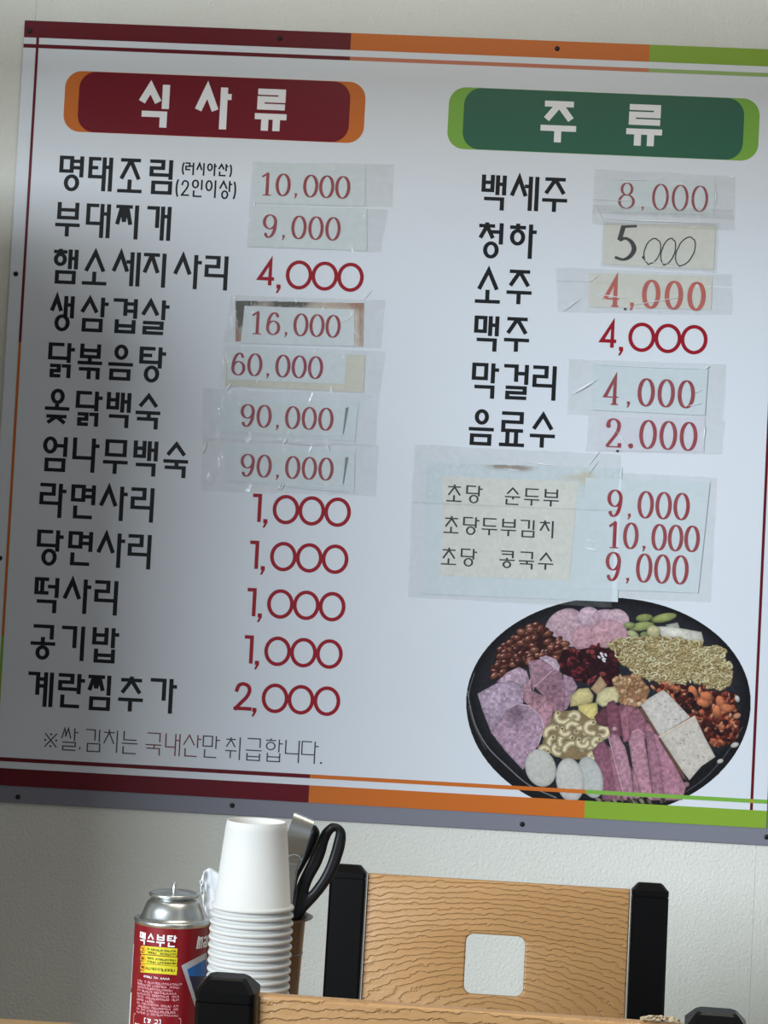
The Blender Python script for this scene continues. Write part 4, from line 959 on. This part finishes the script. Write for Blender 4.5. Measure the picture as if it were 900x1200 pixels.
# ------------------------------------------------------------------ chairs
def chair_build(name, label, loc, rz, top, pw, width, sgn, panel_top, ph, hole):
    """local frame: x across the back, -y towards the seat, origin on the floor under the backrest"""
    r = empty(name, loc, label=label, cat='chair', group='black framed wooden chairs'); r.rotation_euler = (0, 0, rz)
    lean = R(5)
    hw = width / 2
    for s in (-1, 1):
        bm = bmesh.new(); x = s * hw; d = .015
        add_box(bm, (x - pw / 2, -d, .0), (x + pw / 2, d, .44), .004, 2)
        b2 = bmesh.new(); hh_ = top - .44; rings = []
        for z_, ins in ((0, 0), (hh_ - .0160, 0), (hh_ - .0156, .0009), (hh_ - .0150, .0009), (hh_ - .0146, 0), (hh_ - .0085, 0), (hh_ - .0012, .0062), (hh_, .0078)):
            w_, e_, c_ = pw / 2 - ins, d - ins, .0028    # octagonal section, chamfered cap
            rings.append([b2.verts.new((a, b, z_)) for a, b in ((-w_ + c_, -e_), (w_ - c_, -e_), (w_, -e_ + c_), (w_, e_ - c_), (w_ - c_, e_), (-w_ + c_, e_), (-w_, e_ - c_), (-w_, -e_ + c_))])
        for r0, r1 in zip(rings, rings[1:]):
            for k_ in range(8): b2.faces.new((r0[k_], r0[(k_ + 1) % 8], r1[(k_ + 1) % 8], r1[k_]))
        b2.faces.new(rings[-1]); b2.faces.new(rings[0][::-1])
        bmesh.ops.transform(b2, matrix=Matrix.Translation((x, 0, .44)) @ Matrix.Rotation(-lean, 4, 'X'), verts=b2.verts)
        t = bpy.data.meshes.new('t'); b2.to_mesh(t); b2.free(); bm.from_mesh(t); bpy.data.meshes.remove(t)
        link('back_post', bm_mesh('back_post', bm), M_BLK, r)
        bm = bmesh.new(); add_box(bm, (x - .018, -.40, 0), (x + .018, -.365, .415), .003); link('leg', bm_mesh('leg', bm), M_BLK, r)
        bm = bmesh.new(); add_box(bm, (x - .012, -.366, .385), (x + .012, -.0155, .415), .002); link('side_rail', bm_mesh('side_rail', bm), M_BLK, r)
    bm = bmesh.new(); add_box(bm, (-hw - .01, -.42, .416), (hw + .01, -.02, .445), .008, 3); link('seat', bm_mesh('seat', bm), mat('seat_wood', (182, 140, 90), .45), r)
    # curved back panel with its square opening
    iw_ = width - pw - .0035
    nx, nz = 44, 30
    hx, hz, hs, hr = hole
    def outline(n=10):
        return rrect(hx - hs, hz - hs, hx + hs, hz + hs, .009, n)
    th = .011
    bm = bmesh.new()
    outer = [(-iw_ / 2 + iw_ * i / 24, ph / 2) for i in range(24)] + [(iw_ / 2, ph / 2 - ph * i / 12) for i in range(12)] + [(iw_ / 2 - iw_ * i / 24, -ph / 2) for i in range(24)] + [(-iw_ / 2, -ph / 2 + ph * i / 12) for i in range(12)]
    inner = outline(5)
    cu = bpy.data.curves.new('panel', 'CURVE'); cu.dimensions = '2D'; cu.fill_mode = 'BOTH'; cu.extrude = th / 2 - .0022; cu.bevel_depth = .0022; cu.bevel_resolution = 3; cu.offset = -.0022
    for pts in (outer, inner):
        sp = cu.splines.new('POLY'); sp.points.add(len(pts) - 1); sp.use_cyclic_u = True
        for k_, (a, b) in enumerate(pts): sp.points[k_].co = (a, b, 0, 1)
    co_ = bpy.data.objects.new('tmp', cu); COL.objects.link(co_)
    dg = bpy.context.evaluated_depsgraph_get(); me = bpy.data.meshes.new_from_object(co_.evaluated_get(dg)); COL.objects.unlink(co_)
    bm = bmesh.new(); bm.from_mesh(me); bmesh.ops.remove_doubles(bm, verts=bm.verts, dist=1e-5)
    bmesh.ops.triangulate(bm, faces=[f for f in bm.faces if len(f.verts) > 4])
    for v in bm.verts:
        x_, z_, y_ = v.co.x, v.co.y, v.co.z
        v.co = Vector((x_, y_, z_))
    bmesh.ops.recalc_face_normals(bm, faces=bm.faces)
    me = bm_mesh('back_panel', bm, True, 35)
    pn = link('back_panel', me, M_WOOD, r)
    zc = panel_top - ph / 2 - .44
    pn.matrix_local = Matrix.Translation((0, 0, .44)) @ Matrix.Rotation(-lean, 4, 'X') @ Matrix.Translation((0, 0, zc))
    for s in (-1, 1):
        for q_ in (.3, -.3):
            bm = bmesh.new(); add_box(bm, (s * (iw_ / 2 - .004) - .004, -.004, ph * q_ - .02), (s * (iw_ / 2 - .004) + .0075 if s > 0 else s * (iw_ / 2 - .004) + .004, .004, ph * q_ + .02))
            c_ = link('panel_peg', bm_mesh('panel_peg', bm), M_BLK, r); c_.matrix_local = pn.matrix_local
    return r
# far chair, facing the camera across the table
DF = -0.556
pL, pR = at(408, 1012, DF), at(761, 1035, DF)
wF = math.hypot(pR.x - pL.x, 0); topF = (pL.z + pR.z) / 2
hc = at(577.5, 1131, DF); mid = at(583, 1131, DF)
ptop = (at(430, 1022.5, DF).z + at(737, 1042, DF).z) / 2
lean_y = (topF - .44) * math.sin(R(5))
HOLE_F = (0, .0137, .0335, .009)
far = chair_build('dining_chair', 'wood-backed black chair facing the camera on the far side of the table', (0, DF - lean_y * 0.9, 0), 0, topF + .001, .041, wF, 1, ptop + .001, .215, HOLE_F)
far.location.x = (pL.x + pR.x) / 2
far.rotation_euler = (0, 0, R(-1.5))
# put the opening where it is
DN = -1.486
nL, nR = at(270.5, 1143, DN), at(841.5, 1182, DN)
wN = nR.x - nL.x; topN = (nL.z + nR.z) / 2
nt_ = (at(306, 1166, DN).z + at(795, 1198, DN).z) / 2
near = chair_build('dining_chair', 'wood-backed black chair seen from behind in front of the table', (0, DN + (topN - .44) * math.sin(R(5)) * .9, 0), math.pi - R(3.4), topN + .0018, .041, wN, 1, nt_ + .0022, .215, HOLE_F)
near.location.x = (nL.x + nR.x) / 2
# frayed laminate on the near chair's top edge
rnd = random.Random(5); bm = bmesh.new()
for i in range(150):
    t = rnd.random(); px = 752 + 44 * t; p = at(px, 1192.5 + .06 * (px - 752) + rnd.uniform(-.5, 4) - 2.5 * math.sin(math.pi * t), DN - .012 + rnd.uniform(-.004, .006))
    b2 = bmesh.new(); bmesh.ops.create_icosphere(b2, subdivisions=1, radius=rnd.uniform(.0005, .0013))
    for v in b2.verts: v.co = Vector((v.co.x * 1.6, v.co.y, v.co.z * .8)) * rnd.uniform(.7, 1.2) + p - near.location
    t_ = bpy.data.meshes.new('t'); b2.to_mesh(t_); b2.free(); bm.from_mesh(t_); bpy.data.meshes.remove(t_)
fz = link('frayed_edge', bm_mesh('frayed_edge', bm), mat('frayed_wood', (176, 158, 128), .8, mottle=(400, .5)), near, kind='stuff', label='frayed pale chips on the top edge')
fz.matrix_parent_inverse = Matrix.Rotation(-near.rotation_euler.z, 4, 'Z')

# ------------------------------------------------------------------ gas canister
DC = CAM.y + 1.80
rimp = at(202.5, 1077, DC); CR = .0336
can = empty('gas_canister', (rimp.x, DC, TBL_Z), label='red butane gas canister with silver dome standing left of the paper cups', cat='canister')
H0 = rimp.z - TBL_Z
def lathe_can(prof, n): return lathe([(r * 1.0235, z) for r, z in prof], n)
vs, fs = lathe_can([(.0001, .002), (.028, .002), (.0315, .0), (.0325, .002), (.0322, .006), (.0322, H0 - .003)], 72); link('body', mesh('body', vs, fs, True), mat('can_red', (128, 10, 24), .34, .2, coat=.15), can)
vs, fs = lathe_can([(.0322, H0 - .0032), (.0328, H0 - .002), (.0330, H0), (.0322, H0 + .0012), (.0305, H0 + .0006), (.0285, H0 + .0010), (.0268, H0 + .0035), (.0248, H0 + .0095), (.0226, H0 + .0148), (.0195, H0 + .0178), (.0165, H0 + .0182), (.0001, H0 + .0182)], 72); link('dome', mesh('dome', vs, fs, True), M_TIN, can)
vs, fs = lathe_can([(.0165, H0 + .0183), (.0175, H0 + .0195), (.0212, H0 + .0205), (.0216, H0 + .0214), (.0214, H0 + .0228), (.020, H0 + .0235), (.0175, H0 + .0226), (.012, H0 + .0222), (.0065, H0 + .0228), (.004, H0 + .0235), (.0001, H0 + .0235)], 64); link('collar', mesh('collar', vs, fs, True), M_TIN, can)
vs, fs = lathe_can([(.0019, H0 + .0236), (.0019, H0 + .0315), (.0012, H0 + .0320), (.0001, H0 + .0318)], 16); link('valve_stem', mesh('valve_stem', vs, fs, True), M_TIN, can)
cx0, cy0 = can.location.x, can.location.y; RS = .0330
def cyl(px, py):                 # where the sight line meets the can: angle and height
    d = ray(px, py); ox, oy = CAM.x - cx0, CAM.y - cy0
    a = d.x ** 2 + d.y ** 2; b = 2 * (ox * d.x + oy * d.y); c = ox * ox + oy * oy - RS * RS
    t = (-b - math.sqrt(max(0, b * b - 4 * a * c))) / (2 * a)
    return math.atan2(ox + d.x * t, -(oy + d.y * t)), CAM.z + d.z * t - TBL_Z
def wrap(th, h, e=.0001): r = RS + e; return (r * math.sin(th), -r * math.cos(th), h)
def can_fn(px, py, e=.0002, ku=1.0):
    th, h = cyl(px, py); kk = 1.80 / F
    return lambda u, v: wrap(th + (u * kk * ku - v * .052 * kk * 0) / RS, h - v * kk, e)
def can_patch(pts, m, name, e=.0001, n=10, **kw):       # polygon given in photo pixels, triangulated as a fan of thin strips
    vs, fs = [], []
    (a, b, c, d) = pts
    for j in range(n + 1):
        for i in range(n + 1):
            u, v = i / n, j / n
            x = (a[0] * (1 - u) + b[0] * u) * (1 - v) + (d[0] * (1 - u) + c[0] * u) * v; y = (a[1] * (1 - u) + b[1] * u) * (1 - v) + (d[1] * (1 - u) + c[1] * u) * v
            vs.append(wrap(*cyl(x, y), e))
    for j in range(n):
        for i in range(n): k_ = j * (n + 1) + i; fs.append((k_, k_ + n + 1, k_ + n + 2, k_ + 1))
    return link(name, mesh(name, vs, fs, True), m, can, **kw)
M_CW = mat('can_white', (232, 232, 236), .35); M_CY = mat('can_yellow', (206, 196, 40), .35); M_CS = mat('can_silver', (186, 190, 198), .35, .3)
M_CB = mat('can_blue', (20, 96, 172), .3); M_CN = mat('can_navy', (26, 34, 66), .3); M_CO = mat('can_orange', (214, 150, 40), .4)
q = Pen(2.0, 1.6)
for i, ch in enumerate('맥스부탄'): syllable(q, ch, i * 12.6, 0, 10, 13.5)
f0 = can_fn(164.5, 1091.5)
emit(q, f0, 'lettering', M_CW, can, rad=True, label='white lettering 맥스부탄')
q = Pen(2.6, 2.2)
q.line([(0, 12), (1.8, 0)]); q.line([(.8, 4.5), (2.5, 1.2), (4.5, 1.2), (4.2, 4), (3.2, 12)]); q.line([(4.2, 4), (6, 1.2), (8.2, 1.2), (8, 4), (7, 12)])
q.line([(12.5, 2), (16.5, 1.2), (17.5, 4), (16, 12), (12, 12), (11.5, 8), (16.5, 7)]); q.line([(20, 1), (25, 12)]); q.line([(26, 1), (19, 12)])
emit(q, can_fn(231.5, 1098.5), 'lettering', M_CW, can, rad=True, label='slanted white lettering max')
can_patch(((212.5, 1131.5), (250, 1112), (250, 1260), (240, 1215)), M_CS, 'emblem', .0001, 14, label='silver edged blue shield')
can_patch(((219.5, 1136), (250, 1119), (250, 1144), (221.5, 1144)), M_CB, 'emblem_top', .0002)
can_patch(((221.5, 1144), (250, 1144), (250, 1235), (236, 1192)), M_CN, 'emblem_field', .0002)
for i, (yy, hh, n_) in enumerate(((1108.2, 9.5, 2), (1118.8, 9.8, 2), (1129.3, 10, 1))):
    can_patch(((166, yy), (208, yy + 3.4), (207, yy + 3.4 + hh), (165, yy + hh)), M_CY, 'yellow_label', .0001)
    q = Pen(1, 1); q.fill(ell(0, 0, 4.4, 4.8, 16)); emit(q, can_fn(167.5, yy + hh / 2 - .2, .0002), 'badge', M_CO, can, rad=True)
    q = Pen(.9, .8); syllable(q, '고안전'[i] if i < 3 else '고', 0, 0, 4.6, 5.6); emit(q, can_fn(165.6, yy + hh / 2 - 2.8, .0003), 'lettering', M_BLACK, can, rad=True)
def scribble(px, py, w, seed, m, hgt=2.0, step=3.0, t=.55, drop=.12):    # print too fine to read
    rr = random.Random(seed); q = Pen(t, t * .9); x = 0
    while x < w:
        if rr.random() < drop: x += step * .8; continue
        k_ = rr.randrange(4); a = step * .75
        if k_ == 0: q.line([(x, 0), (x + a, 0), (x + a, hgt)], cap=False); q.line([(x, hgt * .6), (x + a * .5, hgt * .6)], cap=False)
        elif k_ == 1: q.line([(x, 0), (x, hgt), (x + a * .7, hgt)], cap=False); q.line([(x + a, 0), (x + a, hgt)], cap=False)
        elif k_ == 2: q.line([(x, hgt), (x + a / 2, 0), (x + a, hgt)], cap=False)
        else: q.line([(x, 0), (x + a, 0), (x + a, hgt * .8), (x, hgt * .8)], True)
        x += step
    emit(q, can_fn(px, py, .0003), 'fine_print', m, can, rad=True)
for i, yy in enumerate((1111, 1114.8)): scribble(173, yy, 35, i, M_BLACK)
for i, yy in enumerate((1121.5, 1125.4)): scribble(172.5, yy, 35, 4 + i, M_BLACK)
scribble(171, 1133, 33, 9, M_BLACK, 2.6, 3.6)
scribble(169, 1143, 30, 10, M_CW, 2.0, 2.8)
can_patch(((155.5, 1106), (157.2, 1106), (154.2, 1158), (152.6, 1158)), mat('can_white_soft', (200, 180, 186), .4), 'side_print')
can_patch(((152.4, 1163), (154.4, 1163), (150.5, 1230), (148.5, 1230)), M_CW, 'side_print')
M_CP = mat('can_pink_print', (214, 150, 158), .4)
for i in range(11): scribble(162 - i * .16, 1147.5 + i * 3.65, (54, 52, 46, 50, 52, 52, 24, 52, 52, 50, 52)[i], 20 + i, M_CP, 2.1, 2.9, .6)
q = Pen(.8, .8); q.line(rrect(0, 0, 62, 60, 1.5, 2), True); emit(q, can_fn(157.5, 1187.5, .0003), 'warning_frame', M_CP, can, rad=True)
q = Pen(.9, .8); q.line([(20, 1), (18.5, 1), (18.5, 6), (20, 6)]); q.line([(37, 1), (38.5, 1), (38.5, 6), (37, 6)]); syllable(q, '경', 22, 1, 4.6, 5); syllable(q, '고', 31, 1, 4.6, 5)
for i, ch in enumerate('본제품은흡입시심신장애를'): syllable(q, ch, 3 + i * 4.7, 9, 3.7, 4.6)
for i, ch in enumerate('일으킬수있으므로주의'): syllable(q, ch, 3 + i * 4.7, 16, 3.7, 4.6)
emit(q, can_fn(157.5, 1188.5, .0003), 'lettering', M_CW, can, rad=True, label='pale warning text headed 경고')

# ------------------------------------------------------------------ stack of paper cups
DU = CAM.y + 1.72
rim = at(295.6, 1063.5, DU); base = at(298, 961.5, DU)
CH = base.z - rim.z; RR, RB = .0347, .0248; PITCHZ = .00673
ncup = int(round((rim.z - .0 - TBL_Z) / PITCHZ)); PITCHZ = (rim.z - .0015 - TBL_Z) / ncup
prof = [(.0001, CH - .0055), (RB - .0022, CH - .0055), (RB - .0014, CH - .0008), (RB - .0004, CH), (RB + .0002, CH - .0006), (RB + .0012, CH - .007),
        (RR - .0027, .0040), (RR - .0016, .0034), (RR - .0001, .0027), (RR + .0004, .0016), (RR + .0002, .0006), (RR - .0008, -.0003), (RR - .0021, .0002), (RR - .0027, .002), (RR - .0031, .0042), (RB + .0008, CH - .0076), (RB + .0003, CH - .0059), (.0001, CH - .0059)]
cup_me = mesh('paper_cup', *lathe(prof, 56), True); cup_me.materials.append(M_CUP)
ORD = ['topmost', 'second', 'third', 'fourth', 'fifth', 'sixth', 'seventh', 'eighth', 'ninth', 'tenth', 'eleventh', 'twelfth', 'thirteenth']
for i in range(ncup + 1):
    o = link('paper_cup', cup_me, None)
    j = Vector((noise.noise(Vector((i * 1.7, 0, 0))) * .00018, noise.noise(Vector((0, i * 1.3, 4))) * .00018, 0)) if i else Vector((0, 0, 0))
    o.location = (rim.x + j.x, DU + j.y, rim.z - i * PITCHZ); o.rotation_euler = (0, 0, i * .9)
    if i == 0: lab = 'topmost upturned white paper cup, its whole side showing above the stack'
    elif i < 13: lab = 'upturned white paper cup, %s from the top of the stack' % ORD[i]
    else: lab = 'upturned white paper cup low in the stack behind the near chair back'
    setp(o, lab, 'paper cup', 'stack of upturned paper cups')

# ------------------------------------------------------------------ utensil holder, scissors, tongs, napkin
DH = CAM.y + 1.935
hp = at(317, 1072, DH); HR = at(358, 1074, DH).x - hp.x; HH = hp.z - TBL_Z
hold = empty('utensil_holder', (hp.x, DH, TBL_Z), label='brown-reflecting steel utensil holder with a flared rim behind the paper cups', cat='holder')
vs, fs = lathe([(.0001, .0006), (HR - .007, .0006), (HR - .004, .002), (HR - .0030, HH * .5), (HR, HH - .004), (HR + .0065, HH - .0012), (HR + .0072, HH), (HR + .006, HH + .0006), (HR - .0008, HH - .003), (HR - .0042, HH * .5), (HR - .006, .004), (.0001, .003)], 64)
link('body', mesh('body', vs, fs, True), M_HOLD, hold)
vs, fs = lathe([(HR - .0018, HH * .745), (HR - .0008, HH * .75), (HR - .0008, HH * .76), (HR - .0018, HH * .765)], 64); link('rolled_band', mesh('rolled_band', vs, fs, True), M_HOLD, hold)
def plate(name, outer, holes, y, ext, bev, m, parent, **kw):   # shaped plate seen face on
    cu = bpy.data.curves.new(name, 'CURVE'); cu.dimensions = '2D'; cu.fill_mode = 'BOTH'; cu.extrude = ext - bev; cu.bevel_depth = bev; cu.bevel_resolution = 3; cu.offset = -bev
    o0 = at(*outer[0], y)
    for pts in [outer] + holes:
        loop = [tuple(v) for v in crom([pts[-1]] + pts + [pts[0], pts[1]], 4)][4:-4]
        q3 = [at(a, b, y) for a, b in loop[:-1]]
        sp = cu.splines.new('POLY'); sp.points.add(len(q3) - 1); sp.use_cyclic_u = True
        for k_, p in enumerate(q3): sp.points[k_].co = (p.x - o0.x, p.z - o0.z, 0, 1)
    co_ = bpy.data.objects.new('tmp', cu); COL.objects.link(co_); dg = bpy.context.evaluated_depsgraph_get()
    me = bpy.data.meshes.new_from_object(co_.evaluated_get(dg)); COL.objects.unlink(co_); me.name = name
    loc = parent.location
    for v in me.vertices: v.co = Vector((v.co.x + o0.x - loc.x, -v.co.z + y - loc.y, v.co.y + o0.z - loc.z))
    me.flip_normals() if False else None
    me.polygons.foreach_set('use_smooth', [True] * len(me.polygons)); me.set_sharp_from_angle(angle=R(50))
    return link(name, me, m, parent, **kw)
sc = empty('kitchen_scissors', at(350, 1068, DH), label='kitchen scissors with black looped handles standing in the steel holder', cat='scissors')
ys = DH - .006
plate('handle', [(390, 964.5), (399.3, 967.4), (405, 976), (404.5, 990), (400.5, 1005), (394.7, 1020.5), (385, 1037), (372.5, 1053), (359.7, 1067), (352, 1078), (340, 1080), (340, 1069), (343, 1058), (348, 1037), (359.7, 1012), (370, 991), (376, 976), (383, 968)],
      [[(393.5, 974.5), (390.5, 989), (384, 1010), (375, 1028.7), (362, 1045.5), (366, 1032), (375.5, 1014.7), (381.4, 999.5), (384.8, 986.7), (389, 977.5)]], ys, .0048, .0036, M_GRIP, sc)
plate('handle', [(368, 967), (373.7, 973), (374, 980), (366.7, 998), (355, 1019), (348.5, 1033), (345, 1060), (344, 1078), (338, 1078), (340, 1050), (341, 1030), (352, 1003), (360, 980)], [], ys + .014, .0062, .0040, M_GRIP, sc)
for dy, x_ in ((0, 0), (.003, -4)):
    plate('blade', [(340 + x_, 1076), (352 + x_, 1076), (340 + x_, 1120), (326 + x_, 1165), (318 + x_, 1185), (322 + x_, 1140)], [], ys + .003 + dy, .0009, .0003, M_STEEL, sc)
tg = empty('tongs', at(343, 1050, DH), label='steel tongs with a bent flat end standing between cups and scissors', cat='tongs')
def ribbon(name, sect, th, m, parent):    # sect: (left px, right px, depth)
    vs, fs = [], []; loc = parent.location
    L_ = [(at(*a, y), at(*b, y)) for a, b, y in sect]
    for i, (a, b) in enumerate(L_):
        t = (L_[min(i + 1, len(L_) - 1)][0] - L_[max(i - 1, 0)][0]); n = t.cross(b - a).normalized() * th / 2
        for p, sg in ((a, 1), (b, 1), (b, -1), (a, -1)): vs.append(p + n * sg - Vector(loc))
    for i in range(len(L_) - 1):
        for k_ in range(4): fs.append((i * 4 + k_, i * 4 + (k_ + 1) % 4, i * 4 + 4 + (k_ + 1) % 4, i * 4 + 4 + k_))
    fs += [(0, 3, 2, 1), tuple(4 * (len(L_) - 1) + k_ for k_ in range(4))]
    bm = bmesh.new(); bm.from_mesh(mesh('t', vs, fs)); bmesh.ops.recalc_face_normals(bm, faces=bm.faces)
    return link(name, bm_mesh(name, bm, True, 40), m, parent)
yt = DH - .032
ribbon('front_arm', [((346, 952.5), (369, 962.2), yt + .010), ((344.5, 954), (368, 964), yt + .004), ((342, 961), (366, 970), yt), ((334.7, 981), (361, 985), yt - .001), ((336, 992), (358, 994), yt + .002), ((338, 1008), (352, 1006), yt + .004),
                     ((339, 1025), (346, 1022), yt + .004), ((337, 1060), (343, 1060), yt + .004), ((318, 1170), (326, 1172), yt + .006)], .0012, M_STEEL, tg)
ribbon('rear_arm', [((346, 952.5), (369, 962.2), yt + .0108), ((345, 956), (368, 966), yt + .0125), ((341, 966), (364, 975), yt + .014), ((338, 1000), (352, 1000), yt + .014), ((336, 1060), (342, 1060), yt + .014), ((318, 1168), (326, 1170), yt + .012)], .0012, M_STEEL, tg)
q = Pen(.5, .5); p0 = at(338, 1002, yt); loc = tg.location
q.line(ell(7, 5, 8, 6, 14, 180, 360), cap=False)
for i in range(5): q.line([(i * 2.1, 10 - (i % 2)), (i * 2.1 + 1.2, 10)], cap=False)
emit(q, lambda u, v: (p0.x + u * .0008 - loc.x, yt + .0005 - loc.y - .0002 * v * 0 - .001, p0.z - v * .0008 - loc.z), 'stamped_mark', mat('stamp_light', (214, 214, 210), .3, .8), tg)
nap = empty('paper_napkin', at(262, 1060, DH), label='crumpled white paper napkin drooping behind the left of the cup stack', cat='napkin')
vs, fs = [], []; NU, NV = 22, 22; pts_t = [(235, 1032), (240, 1021), (250, 1018.5), (272, 1040), (285, 1062), (290, 1100)]; pts_b = [(236, 1046), (239, 1062), (244, 1073), (262, 1082), (278, 1090), (290, 1120)]
T_, B_ = crom(pts_t, 5), crom(pts_b, 5); n_ = len(T_)
for j in range(13):
    for i in range(n_):
        a = T_[i] * (1 - j / 12) + B_[i] * (j / 12); dep = DH - .02 + .004 * noise.noise(Vector((i * .35, j * .4, 0))) + .0005 * noise.noise(Vector((i * 1.1, j * 1.2, 3))) + .012 * (i / n_)
        vs.append(at(a[0], a[1], dep) - Vector(nap.location))
for j in range(12):
    for i in range(n_ - 1): k_ = j * n_ + i; fs.append((k_, k_ + n_, k_ + n_ + 1, k_ + 1))
o = link('napkin_sheet', mesh('napkin_sheet', vs, fs, True), mat('napkin_white', (214, 220, 226), .9, spec=.05, bump=(500, .12, .0006)), nap)
sol = o.modifiers.new('thick', 'SOLIDIFY'); sol.thickness = .0008
